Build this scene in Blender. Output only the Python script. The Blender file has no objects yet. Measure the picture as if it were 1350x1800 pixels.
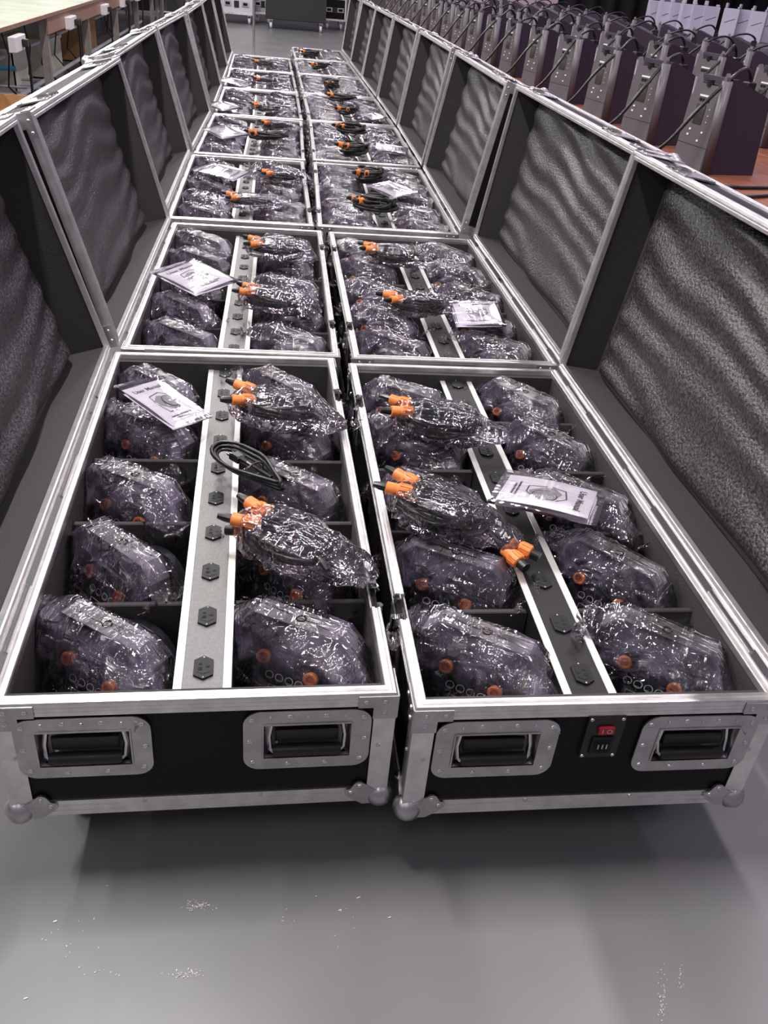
import bpy, bmesh, math, random
from mathutils import Vector, Matrix, noise
R = math.radians
SC = bpy.context.scene
COL = SC.collection
rnd = random.Random(7)

# ---------------------------------------------------------------- camera
cam = bpy.data.objects.new('camera', bpy.data.cameras.new('camera')); COL.objects.link(cam)
pitch, roll, yaw = R(32.44667), R(5.52682), R(10.08414)
fw = Vector((math.sin(yaw)*math.cos(pitch), math.cos(yaw)*math.cos(pitch), -math.sin(pitch)))
r0 = Vector((math.cos(yaw), -math.sin(yaw), 0)); u0 = r0.cross(fw)
rt = math.cos(roll)*r0 + math.sin(roll)*u0; up = -math.sin(roll)*r0 + math.cos(roll)*u0
M = Matrix((rt, up, -fw)).transposed().to_4x4(); M.translation = (-0.21813, -0.9504, 1.31335)
cam.matrix_world = M
cam.data.sensor_fit = 'VERTICAL'; cam.data.sensor_height = 24.0; cam.data.lens = 1510.12*24/1800
cam.data.clip_start = 0.02; cam.data.clip_end = 200
SC.camera = cam
CAMP = Vector(M.translation)
def at(px, py, z):                       # photo pixel -> point on the level plane z
    d = fw + rt*((px-675)/1510.12) - up*((py-900)/1510.12)
    return CAMP + d*((z-CAMP.z)/d.z)

# ---------------------------------------------------------------- light
SC.view_settings.view_transform = 'Standard'; SC.view_settings.look = 'None'
SC.view_settings.gamma = 1; SC.view_settings.use_curve_mapping = False
SC.view_settings.exposure = 0.0
W_ = bpy.data.worlds.new('world'); SC.world = W_; W_.use_nodes = True
bg = W_.node_tree.nodes['Background']; bg.inputs[0].default_value = (0.60, 0.55, 0.66, 1); bg.inputs[1].default_value = 0.31
def area(name, loc, size, power, col, rotz=0):
    l = bpy.data.lights.new(name, 'AREA'); l.shape = 'RECTANGLE'; l.size, l.size_y = size
    l.energy = power; l.color = col
    o = bpy.data.objects.new(name, l); COL.objects.link(o); o.location = loc; o.rotation_euler = (0, 0, rotz)
    return o
for ly, lp in ((-2.0, .16), (0.8, 1.6), (4.0, 1), (6.8, 1), (9.6, 1), (13.0, 1), (17.0, 1)):
    for lx, pw, lc in ((-3.6, 88, (1.0, .97, .92)), (-0.9, 74, (1.0, .97, .93)), (1.9, 36, (1.0, .94, .96)), (5.0, 24, (.80, .66, 1.0))):
        area('hall_and_fill_lamp', (lx, ly, 3.9), (0.13, 1.25), pw*lp, lc)
for ly in (5.0, 8.0, 11.0, 14.5): area('hall_and_fill_lamp', (-7.0, ly, 3.9), (0.16, 1.25), 120, (1.0, .97, .92))  # extra fill row out of view, added to brighten beneath the left table

# ---------------------------------------------------------------- materials
def nt(name):
    m = bpy.data.materials.new(name); m.use_nodes = True
    t = m.node_tree; b = t.nodes['Principled BSDF']
    return m, t, b
def nd(t, typ, **kw):
    n = t.nodes.new(typ)
    for k, v in kw.items():
        if k in n.inputs: n.inputs[k].default_value = v
        else: setattr(n, k, v)
    return n
def mat(name, col, rough=.5, metal=0, nscale=0, namp=.15, bump=0, bscale=200, spec=.5, coat=0, emit=0, stretch=None):
    m, t, b = nt(name)
    b.inputs['Base Color'].default_value = (*col, 1); b.inputs['Roughness'].default_value = rough
    b.inputs['Metallic'].default_value = metal; b.inputs['Specular IOR Level'].default_value = spec
    b.inputs['Coat Weight'].default_value = coat
    tc = nd(t, 'ShaderNodeTexCoord'); src = tc.outputs['Object']
    if stretch:
        mp = nd(t, 'ShaderNodeMapping'); mp.inputs['Scale'].default_value = stretch; t.links.new(src, mp.inputs[0]); src = mp.outputs[0]
    if nscale:
        n = nd(t, 'ShaderNodeTexNoise', Scale=nscale, Detail=4.0); t.links.new(src, n.inputs['Vector'])
        mr = nd(t, 'ShaderNodeMapRange'); mr.inputs['To Min'].default_value = 1-namp; mr.inputs['To Max'].default_value = 1+namp
        mr.inputs['From Min'].default_value = .3; mr.inputs['From Max'].default_value = .7
        t.links.new(n.outputs[0], mr.inputs[0])
        vm = nd(t, 'ShaderNodeVectorMath', operation='SCALE'); vm.inputs[0].default_value = col
        t.links.new(mr.outputs[0], vm.inputs['Scale']); t.links.new(vm.outputs[0], b.inputs['Base Color'])
    if bump:
        n2 = nd(t, 'ShaderNodeTexNoise', Scale=bscale, Detail=3.0); t.links.new(src, n2.inputs['Vector'])
        bp = nd(t, 'ShaderNodeBump', Strength=bump, Distance=.002); t.links.new(n2.outputs[0], bp.inputs['Height'])
        t.links.new(bp.outputs[0], b.inputs['Normal'])
    if emit:
        b.inputs['Emission Color'].default_value = (*col, 1); b.inputs['Emission Strength'].default_value = emit
    return m
K = {}
K['alu'] = mat('brushed_aluminium', (.86, .83, .84), .36, 1, nscale=30, namp=.12, bump=.15, bscale=300)
K['plate'] = mat('galvanised_plate', (.56, .54, .555), .36, 1, nscale=25, namp=.15, bump=.1, bscale=120)
K['chrome'] = mat('chrome', (.8, .79, .8), .14, 1)
K['rivet'] = mat('rivet_steel', (.75, .72, .74), .25, 1)
K['black'] = mat('black_laminate', (.006, .0055, .007), .5, 0, bump=.2, bscale=500, spec=.22)
K['rubber'] = mat('black_rubber', (.018, .015, .016), .42)
K['lining'] = mat('grey_lining', (.044, .039, .040), .75, bump=.6, bscale=350)
K['divider'] = mat('divider_cloth', (.040, .035, .037), .8, bump=.5, bscale=400)
K['hammer'] = mat('hammered_grey', (.20, .195, .195), .42, .35, nscale=150, namp=.10, bump=.5, bscale=260)
K['chblack'] = mat('black_powder_coat', (.016, .014, .017), .42, .2, bump=.3, bscale=500)
K['trim'] = mat('pale_channel_edge', (.70, .68, .66), .4, .6)
K['socket'] = mat('socket_plastic', (.010, .010, .011), .45, spec=.3)
K['slot'] = mat('slot_dark', (.002, .002, .002), .8)
K['par'] = mat('par_black', (.012, .013, .018), .34, .1)
K['bracket'] = mat('bracket_steel', (.20, .19, .20), .36, .5)
K['orange'] = mat('orange_plastic', (.80, .23, .05), .38, nscale=60, namp=.12)
K['lens'] = mat('lens', (.35, .36, .4), .08, .3, coat=1)
K['print'] = mat('white_print', (.75, .75, .76), .5)
K['cable'] = mat('cable_rubber', (.010, .009, .010), .33)
K['paper'] = mat('paper', (.72, .69, .74), .6, nscale=20, namp=.05)
K['ink'] = mat('ink', (.055, .05, .055), .6)
K['inkgrey'] = mat('ink_grey', (.32, .31, .33), .6)
K['inkpale'] = mat('ink_pale', (.55, .53, .56), .6)
K['red'] = mat('red_rocker', (.42, .012, .03), .25)
K['devgrey'] = mat('device_grey', (.115, .10, .115), .42, nscale=8, namp=.08)
K['devdark'] = mat('device_dark', (.030, .020, .038), .40)
K['white'] = mat('white_paint', (.72, .70, .80), .4)
K['cream'] = mat('cream_plastic', (.78, .74, .62), .5, nscale=6, namp=.15)
K['outlet'] = mat('outlet_white', (.75, .70, .74), .4)
K['leg'] = mat('table_leg_grey', (.22, .19, .18), .5, nscale=10, namp=.2)
K['carton'] = mat('cardboard', (.42, .22, .10), .8, nscale=10, namp=.15)
K['trunk'] = mat('trunk_black', (.022, .021, .022), .55)
K['curtain'] = mat('dark_curtain', (.012, .009, .010), .8)
K['wallm'] = mat('wall_paint', (.30, .28, .30), .8, nscale=2, namp=.1)
K['blue'] = mat('blue_tube', (.10, .40, .62), .4)
K['yellow'] = mat('yellow_tape', (.75, .65, .08), .4)
K['screen'] = mat('device_screen', (.05, .045, .04), .15)
K['pinkpanel'] = mat('pink_board', (.60, .42, .50), .6)

def wood(name, col, col2, sc):
    m, t, b = nt(name); b.inputs['Roughness'].default_value = .38
    tc = nd(t, 'ShaderNodeTexCoord'); mp = nd(t, 'ShaderNodeMapping'); mp.inputs['Scale'].default_value = sc
    t.links.new(tc.outputs['Object'], mp.inputs[0])
    n = nd(t, 'ShaderNodeTexNoise', Scale=6.0, Detail=6.0); t.links.new(mp.outputs[0], n.inputs['Vector'])
    cr = nd(t, 'ShaderNodeValToRGB'); cr.color_ramp.elements[0].color = (*col, 1); cr.color_ramp.elements[1].color = (*col2, 1)
    cr.color_ramp.elements[0].position = .35; cr.color_ramp.elements[1].position = .68
    t.links.new(n.outputs[0], cr.inputs[0]); t.links.new(cr.outputs[0], b.inputs['Base Color']); return m
K['wood'] = wood('red_brown_wood', (.17, .055, .030), (.30, .11, .06), (1, 14, 1))
K['fascia'] = wood('brown_fascia', (.24, .12, .085), (.33, .18, .13), (1, 8, 1))
K['tabletop'] = mat('pale_table_top', (.52, .56, .46), .22, nscale=3, namp=.12)

# foam: deep charcoal, grainy
m, t, b = nt('egg_foam'); K['foam'] = m
tc = nd(t, 'ShaderNodeTexCoord')
n1 = nd(t, 'ShaderNodeTexNoise', Scale=150.0, Detail=3.0); t.links.new(tc.outputs['Object'], n1.inputs['Vector'])
cr = nd(t, 'ShaderNodeValToRGB'); cr.color_ramp.elements[0].position = .40; cr.color_ramp.elements[0].color = (.007, .006, .008, 1)
cr.color_ramp.elements[1].position = .68; cr.color_ramp.elements[1].color = (.082, .073, .081, 1)
t.links.new(n1.outputs[0], cr.inputs[0]); t.links.new(cr.outputs[0], b.inputs['Base Color'])
bp = nd(t, 'ShaderNodeBump', Strength=1.0, Distance=.004); t.links.new(n1.outputs[0], bp.inputs['Height']); t.links.new(bp.outputs[0], b.inputs['Normal'])
b.inputs['Roughness'].default_value = .36; b.inputs['Specular IOR Level'].default_value = .75

# clear crinkled film
def film(name, haze, scale, strength=.8, rough=.10):
    m = bpy.data.materials.new(name); m.use_nodes = True; t = m.node_tree
    t.nodes.clear(); out = nd(t, 'ShaderNodeOutputMaterial')
    tc = nd(t, 'ShaderNodeTexCoord'); hs = []
    for rot, st in (((.4, .3, .6), (1, .09, .4)), ((1.2, .2, 2.2), (.12, 1, .3))):
        mp = nd(t, 'ShaderNodeMapping'); mp.inputs['Scale'].default_value = st; mp.inputs['Rotation'].default_value = rot
        t.links.new(tc.outputs['Object'], mp.inputs[0])
        n1 = nd(t, 'ShaderNodeTexNoise', Scale=scale, Detail=2.5, Distortion=.6); t.links.new(mp.outputs[0], n1.inputs['Vector'])
        sb = nd(t, 'ShaderNodeMath', operation='SUBTRACT'); t.links.new(n1.outputs[0], sb.inputs[0]); sb.inputs[1].default_value = .5
        ab = nd(t, 'ShaderNodeMath', operation='ABSOLUTE'); t.links.new(sb.outputs[0], ab.inputs[0])
        mm = nd(t, 'ShaderNodeMath', operation='MINIMUM'); t.links.new(ab.outputs[0], mm.inputs[0]); mm.inputs[1].default_value = .10; hs.append(mm)
    ad = nd(t, 'ShaderNodeMath', operation='ADD'); t.links.new(hs[0].outputs[0], ad.inputs[0]); t.links.new(hs[1].outputs[0], ad.inputs[1])
    bp = nd(t, 'ShaderNodeBump', Strength=strength, Distance=.020); t.links.new(ad.outputs[0], bp.inputs['Height'])
    gl = nd(t, 'ShaderNodeBsdfGlossy', Roughness=rough); gl.inputs[0].default_value = (.98, .95, 1, 1); t.links.new(bp.outputs[0], gl.inputs['Normal'])
    tr = nd(t, 'ShaderNodeBsdfTransparent'); tr.inputs[0].default_value = (.96, .95, .97, 1)
    df = nd(t, 'ShaderNodeBsdfDiffuse'); df.inputs[0].default_value = (.60, .50, .76, 1)
    fr = nd(t, 'ShaderNodeFresnel', IOR=1.5); t.links.new(bp.outputs[0], fr.inputs['Normal'])
    ml = nd(t, 'ShaderNodeMath', operation='MULTIPLY_ADD'); ml.use_clamp = True; ml.inputs[1].default_value = 2.1; ml.inputs[2].default_value = .02
    t.links.new(fr.outputs[0], ml.inputs[0])
    n3 = nd(t, 'ShaderNodeTexNoise', Scale=11.0, Detail=4.0, Distortion=.8); t.links.new(tc.outputs['Object'], n3.inputs['Vector'])
    mr = nd(t, 'ShaderNodeMapRange'); mr.inputs['From Min'].default_value = .47; mr.inputs['From Max'].default_value = .74
    mr.inputs['To Min'].default_value = 0; mr.inputs['To Max'].default_value = haze*2.4; t.links.new(n3.outputs[0], mr.inputs[0])
    m1 = nd(t, 'ShaderNodeMixShader'); t.links.new(mr.outputs[0], m1.inputs[0]); t.links.new(tr.outputs[0], m1.inputs[1]); t.links.new(df.outputs[0], m1.inputs[2])
    m2 = nd(t, 'ShaderNodeMixShader'); t.links.new(ml.outputs[0], m2.inputs[0]); t.links.new(m1.outputs[0], m2.inputs[1]); t.links.new(gl.outputs[0], m2.inputs[2])
    t.links.new(m2.outputs[0], out.inputs['Surface'])
    return m
K['film'] = film('clear_film', .08, 48, 1.0, .065)
K['film2'] = film('thin_film', .03, 50, 1.0, .065)
K['film3'] = film('flat_film', .015, 14, .22)

# floor: grey epoxy paint, scuffed
m, t, b = nt('grey_epoxy'); K['floor'] = m
tc = nd(t, 'ShaderNodeTexCoord')
n1 = nd(t, 'ShaderNodeTexNoise', Scale=1.6, Detail=5.0); t.links.new(tc.outputs['Object'], n1.inputs['Vector'])
cr = nd(t, 'ShaderNodeValToRGB'); cr.color_ramp.elements[0].color = (.160, .164, .168, 1); cr.color_ramp.elements[1].color = (.200, .193, .203, 1)
cr.color_ramp.elements[0].position = .35; cr.color_ramp.elements[1].position = .65; t.links.new(n1.outputs[0], cr.inputs[0])
t.links.new(cr.outputs[0], b.inputs['Base Color'])
n2 = nd(t, 'ShaderNodeTexNoise', Scale=7.0, Detail=6.0); t.links.new(tc.outputs['Object'], n2.inputs['Vector'])
mr = nd(t, 'ShaderNodeMapRange'); mr.inputs['To Min'].default_value = .27; mr.inputs['To Max'].default_value = .40; t.links.new(n2.outputs[0], mr.inputs[0])
t.links.new(mr.outputs[0], b.inputs['Roughness'])
n4 = nd(t, 'ShaderNodeTexNoise', Scale=3.0, Detail=1.0); t.links.new(tc.outputs['Object'], n4.inputs['Vector'])
bp = nd(t, 'ShaderNodeBump', Strength=.12, Distance=.01); t.links.new(n4.outputs[0], bp.inputs['Height']); t.links.new(bp.outputs[0], b.inputs['Normal'])

# ---------------------------------------------------------------- mesh helper
class MB:
    def __init__(s): s.v = []; s.f = []; s.m = []; s.X = None
    def add(s, vs, fs, mi=0):
        o = len(s.v)
        s.v += [tuple(s.X @ Vector(p)) if s.X else tuple(p) for p in vs]
        s.f += [tuple(i+o for i in q) for q in fs]; s.m += [mi]*len(fs); return s
    def box(s, x0, x1, y0, y1, z0, z1, mi=0, c=0):
        if c:
            a = [(x0+c, y0+c), (x1-c, y0+c), (x1-c, y1-c), (x0+c, y1-c)]; bb = [(x0, y0), (x1, y0), (x1, y1), (x0, y1)]
            vs = [(x, y, z0) for x, y in a]+[(x, y, z0+c) for x, y in bb]+[(x, y, z1-c) for x, y in bb]+[(x, y, z1) for x, y in a]
            fs = [(3, 2, 1, 0), (12, 13, 14, 15)]
            for k in range(3):
                for i in range(4): j = (i+1) % 4; fs.append((k*4+i, k*4+j, k*4+4+j, k*4+4+i))
            return s.add(vs, fs, mi)
        return s.add([(x0, y0, z0), (x1, y0, z0), (x1, y1, z0), (x0, y1, z0), (x0, y0, z1), (x1, y0, z1), (x1, y1, z1), (x0, y1, z1)],
                     [(3, 2, 1, 0), (4, 5, 6, 7), (0, 1, 5, 4), (1, 2, 6, 5), (2, 3, 7, 6), (3, 0, 4, 7)], mi)
    def tube(s, pts, r, n=6, mi=0, closed=False):
        pts = [Vector(p) for p in pts]; N = len(pts); vs = []; prev = None
        for i, p in enumerate(pts):
            d = (pts[(i+1) % N]-pts[i-1]) if closed else (pts[min(i+1, N-1)]-pts[max(i-1, 0)])
            if d.length < 1e-9: d = Vector((0, 0, 1))
            d.normalize()
            a = (prev - d*prev.dot(d)) if prev else d.orthogonal()
            if a.length < 1e-6: a = d.orthogonal()
            a.normalize(); prev = a; b2 = d.cross(a); rr = r[i] if isinstance(r, (list, tuple)) else r
            for k in range(n):
                t2 = 2*math.pi*k/n; vs.append(p+(a*math.cos(t2)+b2*math.sin(t2))*rr)
        fs = []
        for i in range(N if closed else N-1):
            for k in range(n):
                j = (i+1) % N; fs.append((i*n+k, i*n+(k+1) % n, j*n+(k+1) % n, j*n+k))
        if not closed: fs += [tuple(range(n-1, -1, -1)), tuple((N-1)*n+k for k in range(n))]
        return s.add(vs, fs, mi)
    def cyl(s, p0, p1, r, n=12, mi=0, r1=None):
        return s.tube([p0, p1], [r, r if r1 is None else r1], n, mi)
    def lathe(s, prof, n, frame, mi=0):           # prof (axial, radius); frame maps (x,y radial, z axial)
        vs = []
        for a, r in prof:
            for k in range(n): t2 = 2*math.pi*k/n; vs.append(frame @ Vector((r*math.cos(t2), r*math.sin(t2), a)))
        fs = []
        for i in range(len(prof)-1):
            for k in range(n): fs.append((i*n+k, i*n+(k+1) % n, (i+1)*n+(k+1) % n, (i+1)*n+k))
        fs += [tuple(range(n-1, -1, -1)), tuple((len(prof)-1)*n+k for k in range(n))]
        return s.add(vs, fs, mi)
    def prism(s, poly, p0, p1, ax, ay, mi=0, miter=0):   # poly (u,v) extruded p0->p1, u along ax, v along ay
        p0, p1, ax, ay = map(Vector, (p0, p1, ax, ay)); d = (p1-p0).normalized(); n = len(poly)
        vs = [p0+ax*u+ay*v+d*(u*miter) for u, v in poly]+[p1+ax*u+ay*v-d*(u*miter) for u, v in poly]
        fs = [tuple(range(n)), tuple(range(2*n-1, n-1, -1))]+[(i, n+i, n+(i+1) % n, (i+1) % n) for i in range(n)]
        return s.add(vs, fs, mi)
    def dome(s, p, nrm, r, h, n=8, mi=0):
        q = Vector(nrm).to_track_quat('Z', 'Y').to_matrix().to_4x4(); q.translation = Vector(p)
        return s.lathe([(0, r), (h*.6, r*.8), (h, r*.35)], n, q, mi)
    def build(s, name, mats, parent=None, smooth=False, mirror=False, loc=None):
        me = bpy.data.meshes.new(name)
        vs, fs = s.v, s.f
        if mirror: vs = [(-x, y, z) for x, y, z in vs]; fs = [f[::-1] for f in fs]
        me.from_pydata(vs, [], fs)
        for k in (mats if isinstance(mats, (list, tuple)) else [mats]): me.materials.append(K[k])
        me.polygons.foreach_set('material_index', s.m)
        bm = bmesh.new(); bm.from_mesh(me); bmesh.ops.recalc_face_normals(bm, faces=bm.faces); bm.to_mesh(me); bm.free()
        if smooth:
            me.polygons.foreach_set('use_smooth', [True]*len(me.polygons))
            if smooth != 'all':
                try: me.set_sharp_from_angle(angle=R(smooth if smooth is not True else 35))
                except Exception: pass
        o = bpy.data.objects.new(name, me); COL.objects.link(o)
        if parent: o.parent = parent
        if loc: o.location = loc
        return o
def tag(o, label=None, cat=None, group=None, kind=None):
    if label: o['label'] = label
    if cat: o['category'] = cat
    if group: o['group'] = group
    if kind: o['kind'] = kind
    return o
def empty(name, loc=(0, 0, 0), rz=0):
    o = bpy.data.objects.new(name, None); COL.objects.link(o); o.location = loc; o.rotation_euler = (0, 0, rz)
    o.empty_display_size = .05; return o
def kids(o): return list(CH.get(o.name, ()))
CH = {}
def index_children():
    CH.clear()
    for o in bpy.data.objects:
        if o.parent: CH.setdefault(o.parent.name, []).append(o)
def copy_tree(o, parent=None):
    c = o.copy(); COL.objects.link(c)
    if parent: c.parent = parent
    for ch in CH.get(o.name, ()): copy_tree(ch, c)
    return c
def arc(cx, cy, r, a0, a1, n): return [(cx+r*math.cos(R(a0+(a1-a0)*i/n)), cy+r*math.sin(R(a0+(a1-a0)*i/n))) for i in range(n+1)]
def rrect(w, h, r, n=4):
    x, y = w/2-r, h/2-r
    return arc(x, y, r, 0, 90, n)+arc(-x, y, r, 90, 180, n)+arc(-x, -y, r, 180, 270, n)+arc(x, -y, r, 270, 360, n)

# ================================================================= SETTING
b_ = MB().box(-14, 22, -6, 30, -.1, 0); fl = b_.build('floor', 'floor'); fl['kind'] = 'structure'
def struct(name, mb, m, **k): o = mb.build(name, m, **k); o['kind'] = 'structure'; return o
struct('wall_back', MB().box(-14, 22, 27, 27.2, 0, 4.5), 'wallm')
struct('wall_left', MB().box(-14.2, -14, -6, 27.2, 0, 4.5), 'wallm')

# ================================================================= FLIGHT CASE
W, L, T, B, HT = .60, 1.323, .365, .117, .122
RAIL = [(0, -.026), (0, -.019), (.0012, -.0185), (.0012, -.0175), (0, -.017), (0, -.011), (.0012, -.0105), (.0012, -.0095), (0, -.009), (0, -.003), (.002, 0), (.006, .0005), (.0075, -.0015), (.011, -.0015),
        (.012, .0015), (.0175, .0015), (.019, -.001), (.020, -.012), (.004, -.012), (.004, -.026)]
TRIM = [(0, 0), (0, .009), (.0015, .0095), (.0015, .011), (0, .0115), (0, .0205), (.0015, .021), (.0015, .0225), (0, .023), (0, .034), (.005, .034), (.005, .005), (.03, .005), (.03, 0)]
def ball(mb, cx, cy, cz, sx, sy, sz, mi=0, r=.021, keep=.007):
    vs = []; q = MB(); q.lathe([(math.cos(R(t2))*r, max(.0005, math.sin(R(t2))*r)) for t2 in range(180, -1, -15)], 14, Matrix.Identity(4)); o = .010
    for x, y, z in q.v:
        p = [x+o, y+o, z+o]
        if min(p) > keep: p[p.index(min(p))] = keep
        vs.append((cx+sx*p[0], cy+sy*p[1], cz+sz*p[2]))
    loc = [(sx*(v[0]-cx), sy*(v[1]-cy), sz*(v[2]-cz)) for v in vs]
    mb.add(vs, [f for f in q.f if min(sum(loc[i][a] for i in f)/len(f) for a in range(3)) <= keep-.001], mi)
def rivet_line(mb, pts, nrm, r=.0045, mi=1):
    for p in pts: mb.dome(p, nrm, r, .0028, 8, mi)
def handle(parent, cx, cz, y, mir, flip=1):
    """recessed drop handle, plate .20 x .125 on the end wall at y (flip=-1 for the far end)"""
    ring = MB(); n = 6
    Q = Matrix(((1, 0, 0, cx), (0, 0, -flip, y), (0, 1, 0, cz), (0, 0, 0, 1)))   # local (u, v, outward)
    ring.X = Q
    o = rrect(.200, .126, .026, n); i = rrect(.142, .078, .008, n); N = len(o)
    vs = [(u, v, 0) for u, v in o]+[(u, v, .0035) for u, v in o]+[(u, v, .004) for u, v in i]+[(u*.96, v*.94, -.002) for u, v in i]+[(u*.92, v*.88, -.026) for u, v in i]
    fs = []
    for k in range(4):
        for j in range(N): q = (j+1) % N; fs.append((k*N+j, k*N+q, (k+1)*N+q, (k+1)*N+j))
    fs.append(tuple(4*N+j for j in range(N)))
    ring.add(vs, fs, 0)
    for sgn in (-1, 1):                                   # raised stamped lip round the opening
        ring.box(-.069, .069, sgn*.0375-.0012, sgn*.0375+.0012, .003, .0062, 0)
        ring.box(sgn*.0695-.0012, sgn*.0695+.0012, -.037, .037, .003, .0062, 0)
    ring.box(-.045, .045, .018, .021, -.024, -.012, 0)
    for u, v in [(-.087, .047), (-.028, .053), (.028, .053), (.087, .047), (-.09, 0), (.09, 0), (-.085, -.046), (-.03, -.052), (.03, -.052), (.085, -.046)]:
        ring.dome((u, v, .0035), (0, 0, 1), .0052, .003, 8, 1)
    for u in (-.058, 0, .058): ring.dome((u, .052, .0035), (0, 0, 1), .0032, .0022, 6, 1)
    h = ring.build('handle', ['plate', 'rivet'], parent, 30, mir); h['label'] = 'steel drop handle in a riveted recessed plate'
    bl = MB(); bl.X = Q
    bl.tube([(-.055, .030, -.012), (-.060, 0, -.008), (-.058, -.020, -.001), (-.052, -.024, .002)], .0042, 7)
    bl.tube([(.055, .030, -.012), (.060, 0, -.008), (.058, -.020, -.001), (.052, -.024, .002)], .0042, 7)
    bl.cyl((-.058, .031, -.012), (.058, .031, -.012), .0045, 8)
    bl.build('handle_bail', 'chrome', h, 40, mir)
    g = MB(); g.X = Q
    g.tube([(-.054, -.022, .002), (-.050, -.022, .002), (.050, -.022, .002), (.054, -.022, .002)], [.009, .0105, .0105, .009], 12)
    g.build('handle_grip', 'rubber', h, 40, mir)
    g2 = MB(); g2.X = Q; g2.box(-.050, .050, -.011, .013, -.016, -.004, 0, .003); g2.build('handle_pad', 'rubber', h, False, mir)

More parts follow.
